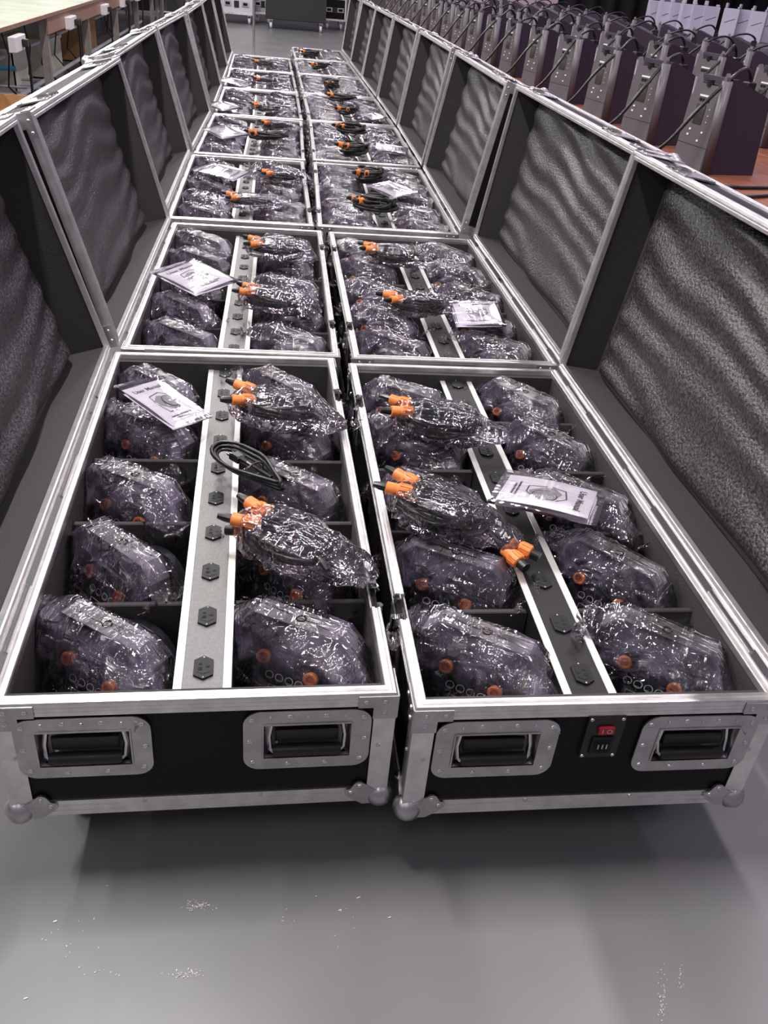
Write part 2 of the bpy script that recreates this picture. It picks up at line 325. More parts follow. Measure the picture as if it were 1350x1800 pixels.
def make_case(side):
    mir = side == 'left'; P = empty('flight_case')
    bd = lambda mb, n, m, par=P, sm=False: mb.build(n, m, par, sm, mir)
    # end walls with cut outs for the two handle pans
    hx = (.137, .475); hz = T-.092
    for y0, y1 in ((.003, .012), (L-.012, L-.003)):
        w = MB()
        z0, z1 = B+.004, T-.014; a, c = hz-.036, hz+.036
        w.box(.004, W-.004, y0, y1, z0, a); w.box(.004, W-.004, y0, y1, c, z1)
        xs = [.004, hx[0]-.068, hx[0]+.068, hx[1]-.068, hx[1]+.068, W-.004]
        for i in (0, 2, 4): w.box(xs[i], xs[i+1], y0, y1, a, c)
        bd(w, 'end_panel', 'black')
    for x0, x1 in ((.003, .012), (W-.012, W-.003)): bd(MB().box(x0, x1, .004, L-.004, B+.004, T-.014), 'side_panel', 'black')
    bd(MB().box(.004, W-.004, .004, L-.004, B+.002, B+.011), 'base_panel', 'black')
    ln = MB(); zt = T-.013
    ln.box(.012, .018, .034, L-.034, B+.011, zt); ln.box(W-.018, W-.012, .034, L-.034, B+.011, zt)
    ln.box(.012, W-.012, .012, .0155, T-.05, zt); ln.box(.012, W-.012, .034, .037, B+.011, zt); ln.box(.012, W-.012, .0155, .034, zt-.003, zt)
    ln.box(.012, W-.012, L-.037, L-.034, B+.011, zt); ln.box(.012, W-.012, L-.034, L-.0125, zt-.003, zt)
    ln.box(.012, W-.012, .034, L-.034, B+.011, B+.014)
    bd(ln, 'lining', 'lining')
    # top rails; the latch side is broken where the two butterfly latches sit
    LY = (.245, 1.075); hw = .034
    def rail(p0, p1, ax, m0=1):
        mb = MB(); mb.prism(RAIL, p0, p1, ax, (0, 0, 1), 0, m0); bd(mb, 'rim_rail', 'alu')
    rail((0, 0, T), (W, 0, T), (0, 1, 0)); rail((W, L, T), (0, L, T), (0, -1, 0)); rail((W, 0, T), (W, L, T), (-1, 0, 0))
    def seg(ya, yb, ma, mb_):
        mb = MB(); n = len(RAIL)
        vs = [(u, ya+u*ma, T+v) for u, v in RAIL]+[(u, yb-u*mb_, T+v) for u, v in RAIL]
        mb.add(vs, [tuple(range(n)), tuple(range(2*n-1, n-1, -1))]+[(i, n+i, n+(i+1) % n, (i+1) % n) for i in range(n)]); bd(mb, 'rim_rail', 'alu')
    seg(0, LY[0]-hw, 1, 0); seg(LY[0]+hw, LY[1]-hw, 0, 0); seg(LY[1]+hw, L, 0, 1)
    for ly in LY:
        h = MB(); h.box(.001, .0035, ly-.055, ly+.055, T-.115, T-.026, 0, .001)
        h.box(.016, .019, ly-hw, ly+hw, T-.03, T-.004, 0); h.box(.004, .018, ly-hw, ly+hw, T-.034, T-.030, 1)
        h.box(-.001, .003, ly-hw+.004, ly-hw+.016, T-.026, T-.002, 2); h.tube([(-.001, ly+.018, T-.004), (.004, ly+.018, T+.004), (.010, ly+.018, T+.002), (.010, ly+.030, T+.002), (.004, ly+.030, T+.004), (-.001, ly+.030, T-.004)], .0028, 6, 2)
        h.cyl((-.002, ly, T-.075), (-.002, ly, T-.022), .007, 10, 2); h.cyl((-.002, ly-.02, T-.055), (-.002, ly+.02, T-.055), .004, 8, 2)
        h.tube([(-.004, ly-.026, T-.060), (-.008, ly-.014, T-.066), (-.009, ly, T-.060), (-.008, ly+.014, T-.066), (-.004, ly+.026, T-.060)], .004, 6, 2)
        for dy, dz in ((-.047, -.03), (.047, -.03), (-.047, -.105), (.047, -.105)): h.dome((.001, ly+dy, T+dz), (-1, 0, 0), .0045, .003, 6, 2)
        o = bd(h, 'butterfly_latch', ['plate', 'slot', 'chrome'], sm=35); o['label'] = 'chrome butterfly latch set into the rim'
    # vertical edges, bottom trims
    for cx, sx in ((0, 1), (W, -1)):
        for cy, sy in ((0, 1), (L, -1)):
            e = MB(); t_, w_ = .0022, .035
            pts = [(0, 0), (w_, 0), (w_, t_), (t_, t_), (t_, w_), (0, w_)]
            n = 6; vs = [(cx+sx*u-sx*.001, cy+sy*v-sy*.001, z) for z in (B+.02, T-.024) for u, v in pts]
            e.add(vs, [tuple(range(n)), tuple(range(2*n-1, n-1, -1))]+[(i, (i+1) % n, n+(i+1) % n, n+i) for i in range(n)])
            e.dome((cx+sx*.022, cy-sy*.001, (T+B)/2+.012), (0, -sy, 0), .0045, .003, 8, 1)
            e.dome((cx-sx*.001, cy+sy*.022, (T+B)/2+.012), (-sx, 0, 0), .0045, .003, 8, 1)
            bd(e, 'edge_angle', ['alu', 'rivet'])
            c = MB()                                           # L shaped brace below the rim
            for a, b2 in ((0, 1), (1, 0)):
                pl = [(-.002, -.003), (.060, -.003), (.060, -.026), (.036, -.026), (.036, -.050), (-.002, -.050)]
                for off in (0,):
                    if a == 0: vs = [(cx+sx*u, cy-sy*.0035, T+v) for u, v in pl]+[(cx+sx*u, cy-sy*.0008, T+v) for u, v in pl]
                    else: vs = [(cx-sx*.0035, cy+sy*u, T+v) for u, v in pl]+[(cx-sx*.0008, cy+sy*u, T+v) for u, v in pl]
                    c.add(vs, [tuple(range(6)), tuple(range(11, 5, -1))]+[(i, 6+i, 6+(i+1) % 6, (i+1) % 6) for i in range(6)])
                for u, v in ((.018, -.014), (.048, -.014), (.018, -.036)):
                    if a == 0: c.dome((cx+sx*u, cy-sy*.0035, T+v), (0, -sy, 0), .0048, .003, 8, 1)
                    else: c.dome((cx-sx*.0035, cy+sy*u, T+v), (-sx, 0, 0), .0048, .003, 8, 1)
            bd(c, 'corner_brace', ['plate', 'rivet'])
            q = MB()                                           # ball corner: lobed plates round a pressed steel ball
            lobe = [(.012, -.003), (.040, -.003)]+[(.058, .010)]+arc(.062, .026, .009, -60, 95, 4)+arc(.047, .041, .010, 20, 110, 3)+[(.036, .044), (.030, .036), (.020, .030), (.003, .028), (.003, .010)]
            n = len(lobe)
            for a in (0, 1):
                if a == 0: f = lambda u, v, d: (cx+sx*u, cy-sy*d, B+v)
                else: f = lambda u, v, d: (cx-sx*d, cy+sy*u, B+v)
                q.add([f(u, v, .004) for u, v in lobe]+[f(u, v, .0005) for u, v in lobe], [tuple(range(n)), tuple(range(2*n-1, n-1, -1))]+[(i, n+i, n+(i+1) % n, (i+1) % n) for i in range(n)])
                for u, v in ((.060, .026), (.046, .041)):
                    q.dome(f(u, v, .004), (0, -sy, 0) if a == 0 else (-sx, 0, 0), .0048, .003, 8, 1)
            ball(q, cx, cy, B, sx, sy, 1, 0, .025)
            bd(q, 'ball_corner', ['plate', 'rivet'], sm=40)
    def trim(p0, p1, ax, riv):
        mb = MB(); mb.prism(TRIM, p0, p1, ax, (0, 0, 1), 0, 1)
        for p, n in riv: mb.dome(p, n, .0045, .003, 8, 1)
        bd(mb, 'bottom_trim', ['alu', 'rivet'])
    trim((0, 0, B), (W, 0, B), (0, 1, 0), [((x, 0, B+.028), (0, -1, 0)) for x in (.21, .395)])
    trim((W, L, B), (0, L, B), (0, -1, 0), []); trim((W, 0, B), (W, L, B), (-1, 0, 0), []); trim((0, L, B), (0, 0, B), (1, 0, 0), [])
    for hxx in hx: handle(P, hxx, hz, 0, mir)
    for hxx in hx: handle(P, hxx, hz, L, mir, -1)
    for dy in (.287, .547, .806, 1.063):
        for x0, x1 in ((.018, .255), (.347, W-.018)):
            d = MB().box(x0, x1, dy-.006, dy+.006, B+.014, T-.045, 0, .002); bd(d, 'divider', 'divider')
            if x1 > .4: pass
    # middle power channel with its ten outlets
    ch = MB(); cm = 'chblack' if side == 'right' else 'hammer'
    CZ = T-.030
    ch.box(.257, .261, .037, L-.037, B+.014, CZ-.004); ch.box(.341, .345, .037, L-.037, B+.014, CZ-.004); ch.box(.261, .341, .037, L-.037, CZ-.004, CZ-.0015)
    cho = bd(ch, 'power_channel', cm); cho['label'] = 'channel top in black powder coat' if side == 'right' else 'channel top in speckled grey'
    for x0 in (.2555, .3325):
        e = MB().box(x0, x0+.014, .037, L-.037, CZ-.0025, CZ, 0, .0006); bd(e, 'channel_edge', 'trim', cho)
    for i in range(10):
        yy = .100+.1292*i; s = MB()
        hexp = [(0, .027), (.0155, .017), (.0155, -.017), (0, -.027), (-.0155, -.017), (-.0155, .017)]
        s.prism(hexp, (.301, yy, CZ-.0015), (.301, yy, CZ+.0025), (1, 0, 0), (0, 1, 0), 0)
        s.prism([(u*.72, v*.62) for u, v in hexp], (.301, yy, CZ+.002), (.301, yy, CZ+.0030), (1, 0, 0), (0, 1, 0), 0)
        for du, dv, wx, wy in ((-.007, 0, .0032, .0018), (.005, .0065, .0026, .0022), (.005, -.0045, .0034, .0034)):
            s.box(.301+du-wx, .301+du+wx, yy+dv-wy, yy+dv+wy, CZ+.0028, CZ+.0034, 1)
        for dv in (.023, -.023): s.dome((.301, yy+dv, CZ+.0022), (0, 0, 1), .002, .0012, 6, 2)
        bd(s, 'outlet', ['socket', 'slot', 'plate'], cho)
    for x, sx in ((.07, 1), (W-.07, -1)):
        for y in (.12, L-.12):
            c = MB(); c.box(x-.03, x+.03, y-.035, y+.035, B-.004, B+.002, 0); c.cyl((x, y, B-.004), (x, y, B-.022), .020, 12)
            for s_ in (-.019, .016): c.box(x+s_, x+s_+.003, y-.008, y+.030, .035, B-.018, 0)
            co = bd(c, 'caster', 'plate'); wv = MB(); wv.cyl((x-.014, y+.012, .0435), (x+.014, y+.012, .0435), .0435, 20, 0); wv.cyl((x-.022, y+.012, .0435), (x+.022, y+.012, .0435), .006, 8, 1)
            bd(wv, 'wheel', ['rubber', 'chrome'], co, 40)
    if side == 'right':
        cx, cz = .312, T-.072; mo = MB(); mo.box(cx-.031, cx+.031, -.003, .003, cz-.046, cz+.046, 0, .001)
        for u, v in ((-.026, .041), (.026, .041), (-.026, -.041), (.026, -.041)): mo.dome((cx+u, -.003, cz+v), (0, -1, 0), .0035, .002, 8, 1)
        m0 = bd(mo, 'switch_module', ['rubber', 'rivet']); m0['label'] = 'black panel with rocker switch above a mains inlet'
        sw = MB().box(cx-.012, cx+.014, -.008, -.002, cz+.010, cz+.028, 0, .002); so = bd(sw, 'rocker_switch', 'red', m0); so['label'] = 'red lit rocker switch'
        mk = MB(); mk.X = Matrix(((1, 0, 0, cx+.006), (0, 0, -1, -.0083), (0, 1, 0, cz+.019), (0, 0, 0, 1)))
        for k in range(12): a, b2 = R(30*k), R(30*k+30); mk.add([(.0045*math.cos(a), .0045*math.sin(a), 0), (.0045*math.cos(b2), .0045*math.sin(b2), 0), (.0035*math.cos(b2), .0035*math.sin(b2), 0), (.0035*math.cos(a), .0035*math.sin(a), 0)], [(0, 1, 2, 3)])
        mk.box(-.012, -.011, -.004, .004, -.0003, .0003); bd(mk, 'switch_mark', 'print', m0)
        ins = MB(); ins.box(cx-.018, cx+.018, -.0065, -.002, cz-.034, cz+.004, 0, .0015); ins.box(cx-.013, cx+.013, -.0068, -.0060, cz-.028, cz-.002, 1)
        for du in (-.007, 0, .007): ins.box(cx+du-.001, cx+du+.001, -.0105, -.0065, cz-.018, cz-.008, 2)
        bd(ins, 'mains_inlet', ['socket', 'slot', 'chrome'], m0)
    # hinges and the lid
    ox, oz = W+.005, T+.001
    for y in (.20, L/2, L-.20):
        h = MB(); h.cyl((W+.004, y-.085, T-.002), (W+.004, y+.085, T-.002), .0038, 8); h.box(W-.001, W+.002, y-.085, y+.085, T-.03, T-.002)
        for dy in (-.06, 0, .06): h.dome((W+.002, y+dy, T-.018), (1, 0, 0), .004, .0025, 6)
        bd(h, 'hinge', 'chrome')
    org = Vector((ox, 0, oz))
    ld = MB(); D = HT; t_ = .008                                  # closed pose: a runs -x from hinge, d up
    A0, A1 = .006, .006+W
    ld.box(-A1+.003, -A0-.003, .003, L-.003, D-t_, D-.001)
    ld.box(-A0-.011, -A0-.003, .003, L-.003, .010, D-t_); ld.box(-A1+.003, -A1+.011, .003, L-.003, .010, D-t_)
    ld.box(-A1+.011, -A0-.011, .003, .011, .010, D-t_); ld.box(-A1+.011, -A0-.011, L-.011, L-.003, .010, D-t_)
    lid = ld.build('lid', 'black', P, False, mir, loc=(-ox if mir else ox, 0, oz))
    lb = lambda mb, n, m, sm=False: mb.build(n, m, lid, sm, mir)
    li = MB()
    li.box(-A0-.016, -A0-.011, .011, L-.011, .010, D-t_-.001); li.box(-A1+.011, -A1+.016, .011, L-.011, .010, D-t_-.001)
    li.box(-A1+.016, -A0-.016, .011, .016, .010, D-t_-.001); li.box(-A1+.016, -A0-.016, L-.016, L-.011, .010, D-t_-.001)
    li.box(-A1+.016, -A0-.016, .016, L-.016, D-t_-.003, D-t_-.001)
    lb(li, 'lid_lining', 'lining')
    RV = [(u, -v) for u, v in RAIL]
    def lrail(p0, p1, ax): mb = MB(); mb.prism(RV, p0, p1, ax, (0, 0, 1), 0, 1); lb(mb, 'lid_rail', 'alu')
    lrail((-A1, 0, 0), (-A0, 0, 0), (0, 1, 0)); lrail((-A0, L, 0), (-A1, L, 0), (0, -1, 0)); lrail((-A0, 0, 0), (-A0, L, 0), (-1, 0, 0)); lrail((-A1, L, 0), (-A1, 0, 0), (1, 0, 0))
    TV = [(u, D-v) for u, v in TRIM]
    def ltrim(p0, p1, ax): mb = MB(); mb.prism(TV, p0, p1, ax, (0, 0, 1), 0, 1); lb(mb, 'lid_trim', 'alu')
    ltrim((-A1, 0, 0), (-A0, 0, 0), (0, 1, 0)); ltrim((-A0, L, 0), (-A1, L, 0), (0, -1, 0)); ltrim((-A1, L, 0), (-A1, 0, 0), (1, 0, 0)); ltrim((-A0, 0, 0), (-A0, L, 0), (-1, 0, 0))
    for cx, sx in ((-A1, 1), (-A0, -1)):
        for cy, sy in ((0, 1), (L, -1)):
            q = MB(); n = 6
            pts = [(0, 0), (.035, 0), (.035, .0022), (.0022, .0022), (.0022, .035), (0, .035)]
            q.add([(cx+sx*(u-.001), cy+sy*(v-.001), z) for z in (.024, D-.03) for u, v in pts], [tuple(range(n)), tuple(range(2*n-1, n-1, -1))]+[(i, (i+1) % n, n+(i+1) % n, n+i) for i in range(n)])
            q.box(min(cx, cx+sx*.06), max(cx, cx+sx*.06), min(cy-sy*.0032, cy), max(cy-sy*.0032, cy), .003, .026, 1)
            q.box(min(cx, cx+sx*.036), max(cx, cx+sx*.036), min(cy-sy*.0032, cy), max(cy-sy*.0032, cy), .026, .05, 1)
            q.box(min(cx-sx*.0032, cx), max(cx-sx*.0032, cx), min(cy, cy+sy*.06), max(cy, cy+sy*.06), .003, .026, 1)
            for u in (.018, .046): q.dome((cx+sx*u, cy-sy*.0032, .014), (0, -sy, 0), .0045, .003, 8, 2); q.dome((cx-sx*.0032, cy+sy*u, .014), (-sx, 0, 0), .0045, .003, 8, 2)
            ball(q, cx, cy, D, sx, sy, -1, 1)
            for s_ in ((1, 0), (0, 1)):
                x_a, x_b = (cx-sx*.003, cx+sx*.055) if s_[0] else (cx-sx*.0035, cx)
                y_a, y_b = (cy-sy*.003, cy+sy*.055) if s_[1] else (cy-sy*.0035, cy)
                q.box(min(x_a, x_b), max(x_a, x_b), min(y_a, y_b), max(y_a, y_b), D-.042, D-.002, 1)
            lb(q, 'lid_corner', ['alu', 'plate', 'rivet'], 35)
    for ly in LY:
        h = MB(); x = -A1; h.box(x-.0035, x, ly-.055, ly+.055, .006, .085, 0, .001); h.box(x-.012, x-.002, ly-.018, ly+.018, .012, .040, 1, .002)
        h.tube([(x-.004, ly-.014, .012), (x-.010, ly-.012, -.004), (x-.008, ly, -.012), (x-.010, ly+.012, -.004), (x-.004, ly+.014, .012)], .0032, 6, 1)
        for dy, dz in ((-.047, .014), (.047, .014), (-.047, .076), (.047, .076)): h.dome((x-.0035, ly+dy, dz), (-1, 0, 0), .0045, .003, 6, 1)
        lb(h, 'lid_catch', ['plate', 'chrome'], 35)
    for y in (.20, L/2, L-.20): lb(MB().box(-A0, -A0+.0025, y-.085, y+.085, .002, .030), 'hinge_leaf', 'chrome')
    # wavy foam pad
    fo = MB(); NU, NV = 56, 90; vs = []; fs = []
    sd = 3.1 if mir else 8.7
    for i in range(NU+1):
        for j in range(NV+1):
            u, v = i/NU, j/NV
            wob = .012*noise.noise((u*2.2, sd, 1.0)); wob2 = .014*noise.noise((v*3.5, sd, 5.0))
            a = A0+.020+wob2*(1-u)+u*(W-.042-.006*math.sin(v*5)); y = .034+max(wob, -.012)*1.2*(1-v)+v*(L-.062)
            ph = 2*math.pi*(a/.086 - 1.25*y + .95*noise.noise((a*3, y*2.2, sd)))
            edge = min(1, min(u, 1-u)*14, min(v, 1-v)*14); edge = math.sin(edge*math.pi/2)
            h_ = (.030+.0075*math.sin(ph)*(.5+.6*abs(noise.noise((a*4+3, y*3, sd))+.4))+.007*noise.noise((a*5, y*5, sd+2)))*edge
            if edge < .02: h_ = 0
            vs.append((-a, y, D-t_-.003-max(h_, 0)))
    for i in range(NU):
        for j in range(NV): k = i*(NV+1)+j; fs.append((k, k+1, k+NV+2, k+NV+1))
    fo.add(vs, fs); fp = lb(fo, 'foam_pad', 'foam', 'all'); fp['label'] = 'charcoal wavy foam pad inside the lid'
    return P, lid

# ================================================================= CONTENTS (prototypes)
def make_par():
    P = empty('par_light')
    Rx = Matrix.Rotation(R(-24), 4, 'X')            # back of the can tips up towards the viewer
    C0 = Matrix.Translation((0, .004, .100))
    F = C0 @ Rx @ Matrix.Rotation(R(90), 4, 'X')     # +axial = -Y (back)
    b1 = MB(); b1.lathe([(-.062, .080), (-.060, .084), (-.040, .084), (-.036, .080), (.015, .077), (.036, .070), (.046, .060)], 28, F)
    for k in range(14):
        a = R(20+k*10); b1.X = F
        c, s = math.cos(a), math.sin(a); b1.add([(c*.078, s*.078, -.034), (c*.0835, s*.0835, -.032), (c*.0835, s*.0835, .010), (c*.074, s*.074, .030)], [(0, 1, 2, 3)]); b1.X = None
    body = b1.build('can_body', 'par', P, 35)
    l = MB(); l.X = F
    for k in range(7):
        r_ = 0 if k == 6 else .050; a = R(60*k); l.lathe([(-.0635, .001), (-.0645, .018), (-.061, .020)], 12, F @ Matrix.Translation((r_*math.cos(a), r_*math.sin(a), 0)) if False else Matrix.Translation((r_*math.cos(a), r_*math.sin(a), 0)))
    l.build('lens', 'lens', P, 40)
    cp = MB(); cp.X = F
    cp.add([(x, y, z) for z in (.040, .056) for x, y in rrect(.105, .098, .018, 3)], [tuple(range(15, -1, -1)), tuple(range(16, 32))]+[(i, (i+1) % 16, 16+(i+1) % 16, 16+i) for i in range(16)])
    c = cp.build('control_panel', 'par', P, 35)
    d = MB(); d.X = F                                # (x, y) with y = down the panel
    def ring(cx, cy, r, w, n=14):
        for k in range(n):
            a, b2 = 2*math.pi*k/n, 2*math.pi*(k+1)/n
            d.add([(cx+r*math.cos(a), cy+r*math.sin(a), .0564), (cx+r*math.cos(b2), cy+r*math.sin(b2), .0564), (cx+(r-w)*math.cos(b2), cy+(r-w)*math.sin(b2), .0564), (cx+(r-w)*math.cos(a), cy+(r-w)*math.sin(a), .0564)], [(0, 1, 2, 3)])
    for k in range(4): ring(-.026+.0165*k, .002, .0070, .0014); d.box(-.029+.0165*k, -.023+.0165*k, -.0025, -.0015, .0562, .0565)
    for x0, x1, y0, y1 in ((-.024, .024, -.014, -.0128), (-.024, .024, -.034, -.0328), (-.024, -.0228, -.034, -.0128), (.0228, .024, -.034, -.0128)): d.box(x0, x1, y0, y1, .0562, .0566)
    d.build('panel_print', 'print', c)
    s = MB(); s.X = F; s.box(-.021, .021, -.031, -.0155, .0558, .0563); s.build('display', 'screen', c)
    for x, yy in ((.041, .020), (-.040, .030)):
        o = MB(); o.X = F; o.lathe([(.050, .0105), (.063, .0115), (.065, .0095), (.065, .0065), (.058, .006)], 14, Matrix.Translation((x, yy, 0)))
        q = o.build('power_socket', 'orange', c, 40); q['label'] = 'orange locking power socket'
    def bracket(ang, ln, name):
        m_ = MB(); m_.X = C0 @ Matrix.Rotation(R(ang), 4, 'X'); w = .019; t2 = .0016
        pts = [(-.094, -.014), (-.094, ln-.030), (-.070, ln), (.070, ln), (.094, ln-.030), (.094, -.014)]
        inn = [(-.0915, -.014), (-.0915, ln-.031), (-.069, ln-.003), (.069, ln-.003), (.0915, ln-.031), (.0915, -.014)]
        vs = [(x, -w, z) for x, z in pts]+[(x, w, z) for x, z in pts]+[(x, -w, z) for x, z in inn]+[(x, w, z) for x, z in inn]; fs = []
        for i in range(5): fs += [(i, i+1, i+7, i+6), (12+i, 18+i, 19+i, 13+i), (i, 12+i, 13+i, i+1), (6+i, 7+i, 19+i, 18+i)]
        fs += [(0, 6, 18, 12), (5, 17, 23, 11)]
        m_.add(vs, fs)
        m_.lathe([(ln-.001, .0085), (ln+.0012, .0085), (ln+.0014, .0060), (ln-.0005, .0050)], 16, Matrix.Identity(4), 1)
        return m_.build(name, ['bracket', 'slot'], P)
    bracket(0, .116, 'bracket'); bracket(-118, .092, 'floor_bracket')
    for sx in (-1, 1):
        k = MB(); k.X = C0; k.cyl((sx*.078, 0, 0), (sx*.108, 0, 0), .006, 8); k.lathe([(0, .016), (.010, .016), (.013, .012)], 8, Matrix.Translation((sx*.096, 0, 0)) @ Matrix.Rotation(R(90*sx), 4, 'Y')); k.build('locking_knob', 'rubber', P)
    return P

def hull_bag(name, pts, seed, tails=(), edge=.016, amp=.004, m='film', infl=1.03, fold=1.0, skirt=False):
    rr = random.Random(seed); bm = bmesh.new()
    c = sum((Vector(p) for p in pts), Vector())/len(pts)
    for p in pts: bm.verts.new(c+(Vector(p)-c)*infl)
    bmesh.ops.convex_hull(bm, input=bm.verts)
    bmesh.ops.delete(bm, geom=[v for v in bm.verts if not v.link_faces], context='VERTS')
    for _ in range(6):
        es = [e for e in bm.edges if e.calc_length() > edge*1.5]
        if not es: break
        bmesh.ops.subdivide_edges(bm, edges=es, cuts=1); bmesh.ops.triangulate(bm, faces=bm.faces)
    bm.normal_update(); off = Vector((rr.random()*50, rr.random()*50, rr.random()*50)); new = []
    cz = min(v.co.z for v in bm.verts); hz_ = max(v.co.z for v in bm.verts)-cz
    for v in bm.verts:
        k = 1.0
        for tp, tr, ts in tails:
            dd = (v.co-Vector(tp)).length
            if dd < tr: k += ts*(1-dd/tr)
        q = v.co*22+off; rg = 1-abs(noise.noise(q))*2.4; rg2 = 1-abs(noise.noise(v.co*55+off*2))*2.2; sg = noise.noise(v.co*14+off)
        th = math.atan2(v.co.y, v.co.x); dn = 1-(v.co.z-cz)/hz_
        fd = (1-abs(noise.noise((math.cos(th)*5+off.x, math.sin(th)*5, v.co.z*4+off.z)))*3.2)*amp*1.3*min(1, dn*2+.15)*fold
        new.append(v.co+v.normal*((rg*.35+sg*1.0)*amp*k+rg2*amp*.22*(k-.6)+fd)+Vector((noise.noise(q*1.7), noise.noise(q*1.7+off), 0))*amp*.6*(k-1))
    for v, n in zip(bm.verts, new): v.co = n
    for (tx, ty, tz), tr, ts in (tails if skirt else ()):       # gathered, ruffled mouth of the bag
        sgn = 1 if tx > 0 else -1; NA, NB = 30, 7; g = []
        for b2 in range(NB+1):
            for a2 in range(NA+1):
                u, v = a2/NA-.5, b2/NB; sp = .020+.075*v
                zig = (1-abs(noise.noise((u*9+off.x, v*1.2, off.y)))*3)*.011*(.25+v)
                g.append(bm.verts.new((tx+sgn*(-.012+.030*v)-sgn*abs(u)*.03*v+zig, ty+u*sp*1.3+noise.noise((u*5, v*3, off.z))*.014*v, tz-.012+(.050 if sgn > 0 else .040)*v+zig*.8+noise.noise((v*4, u*6, off.x))*.016*v-u*u*.05*v)))
        for b2 in range(NB):
            for a2 in range(NA): k2 = b2*(NA+1)+a2; bm.faces.new((g[k2], g[k2+1], g[k2+NA+2], g[k2+NA+1]))
    me = bpy.data.meshes.new(name); bm.to_mesh(me); bm.free(); me.materials.append(K[m])
    me.polygons.foreach_set('use_smooth', [True]*len(me.polygons))
    try: me.set_sharp_from_angle(angle=R(32))
    except Exception: pass
    return me
def bag_mesh(seed):
    r = random.Random(seed); j = lambda a: r.uniform(-a, a)
    P = []
    for x in (-1, 1):
        P += [(x*.096+j(.004), y, .190+j(.006)) for y in (-.023, .023)]; P += [(x*.104, y, .10+j(.02)) for y in (-.03, .03)]
    P += [(x, y, .220+j(.002)) for x in (-.073, .073) for y in (-.021, .021)]
    for k in range(8):
        a = R(45*k+r.uniform(0, 20)); P.append((.088*math.cos(a), -.070-.016*(a < 3.14 and math.sin(a) < .3), .078+.066*math.sin(a)-.01)); P.append((.085*math.cos(a), .060, .095+.070*math.sin(a)))
    P += [(j(.05), -.092, .03), (-.05+j(.03), -.090, .05), (.06+j(.03), -.088, .03)]
    s1, s2 = r.choice(((1, 1), (1, .5), (.5, 1)))
    t1 = (-.112-.018*s1+j(.006), -.03+j(.03), .165+j(.03)); t2 = (.112+.022*s2+j(.006), -.03+j(.03), .125+j(.04))
    P += [t1, (t1[0]+.004, t1[1]+.04, t1[2]+.02), (t1[0]+.01, t1[1]-.02, t1[2]-.05), t2, (t2[0]-.004, t2[1]+.03, t2[2]-.03), (t2[0]-.02, t2[1]-.03, t2[2]+.03)]
    return hull_bag('plastic_bag', P, seed, [(t1, .07, 2.6), (t2, .085, 3.0)], .0098, .0042, fold=1.6, skirt=True)

def coil_pts(r, rx, ry, loops, rz=.012, n=22, jit=.1):
    pts = []; ph = r.uniform(0, 6.28); N = int(loops*n)
    ox = oy = 0; sx = sy = 1
    for i in range(N):
        a = 2*math.pi*i/n+ph
        w = noise.noise((i*.05, ph, 0)); w2 = noise.noise((i*.045, ph, 9)); w3 = noise.noise((i*.08, ph, 20))
        pts.append(((rx*(1+jit*2.5*w))*math.cos(a)+.5*jit*rx*w2, (ry*(1+jit*2.5*w2))*math.sin(a)+.5*jit*ry*w3, rz*(1+1.3*w3)))
    return pts
def connector(mb, p, d, r=.0115, l=.04, mi_o=1, mi_b=0):
    q = Vector(d).normalized().to_track_quat('Z', 'Y').to_matrix().to_4x4(); q.translation = Vector(p)
    mb.lathe([(0, r*.8), (.002, r), (l*.55, r), (l*.6, r*.86), (l, r*.86), (l+.001, r*.6)], 16, q, mi_o)
    for k in range(10): a = R(36*k); c, s = math.cos(a), math.sin(a); X0 = mb.X; mb.X = q; mb.box(c*r-.001, c*r+.001, s*r-.001, s*r+.001, .004, l*.5, mi_o); mb.X = X0
    mb.lathe([(l, r*.62), (l+.010, r*.58), (l+.020, .0045)], 10, q, mi_b)
def make_cable(seed, two=True, orange=True):
    r = random.Random(seed); P = empty('power_cable')
    c = MB(); c.tube(coil_pts(r, .058, .036, 9.5, .022, 18, .22), .0044, 6); cab = c.build('cable_coil', 'cable', P, 'all')
    t_ = MB(); t_.tube([(0, .042*math.cos(a), .016+.020*math.sin(a)) for a in [R(20*k) for k in range(18)]], .0022, 5, 0, True); t_.build('cable_tie', 'rubber', P, 'all')
    if orange:
        for k in range(2 if two else 1):
            cn = MB(); a = R(150+55*k+r.uniform(-30, 30)); connector(cn, (.045*math.cos(a)-.01, .03*math.sin(a)+.012, .034), (math.cos(a)*.8-.3, math.sin(a)*.6, .12))
            o = cn.build('cable_connector', ['cable', 'orange'], P, 35); o['label'] = 'orange locking cable connector'
    pl = MB(); pl.X = Matrix.Translation((.045, -.018, .03)) @ Matrix.Rotation(R(r.uniform(-40, 40)), 4, 'Z')
    pl.box(-.012, .014, -.011, .011, -.008, .008, 0, .003); pl.tube([(.014, 0, 0), (.026, 0, 0), (.036, 0, -.004)], [.007, .0055, .004], 8)
    for dx in (-.005, 0, .005): pl.box(-.022, -.012, dx-.001, dx+.001, -.002, .002, 1)
    pl.build('mains_plug', ['cable', 'chrome'], P)
    return P
def cable_bag_mesh(seed):
    r = random.Random(seed); P = []
    for k in range(12):
        a = R(30*k); P.append((.082*math.cos(a)+r.uniform(-.006, .006), .052*math.sin(a), .002+r.uniform(0, .006))); P.append((.074*math.cos(a), .046*math.sin(a), .042+r.uniform(-.006, .008)))
    P += [(.03, 0, .052), (-.03, .01, .052), (.115, -.02, .012), (.118, .02, .008), (-.09, 0, .02)]
    return hull_bag('plastic_bag', P, seed, [((.11, 0, .01), .06, 2.2)], .011, .0042, 'film2')
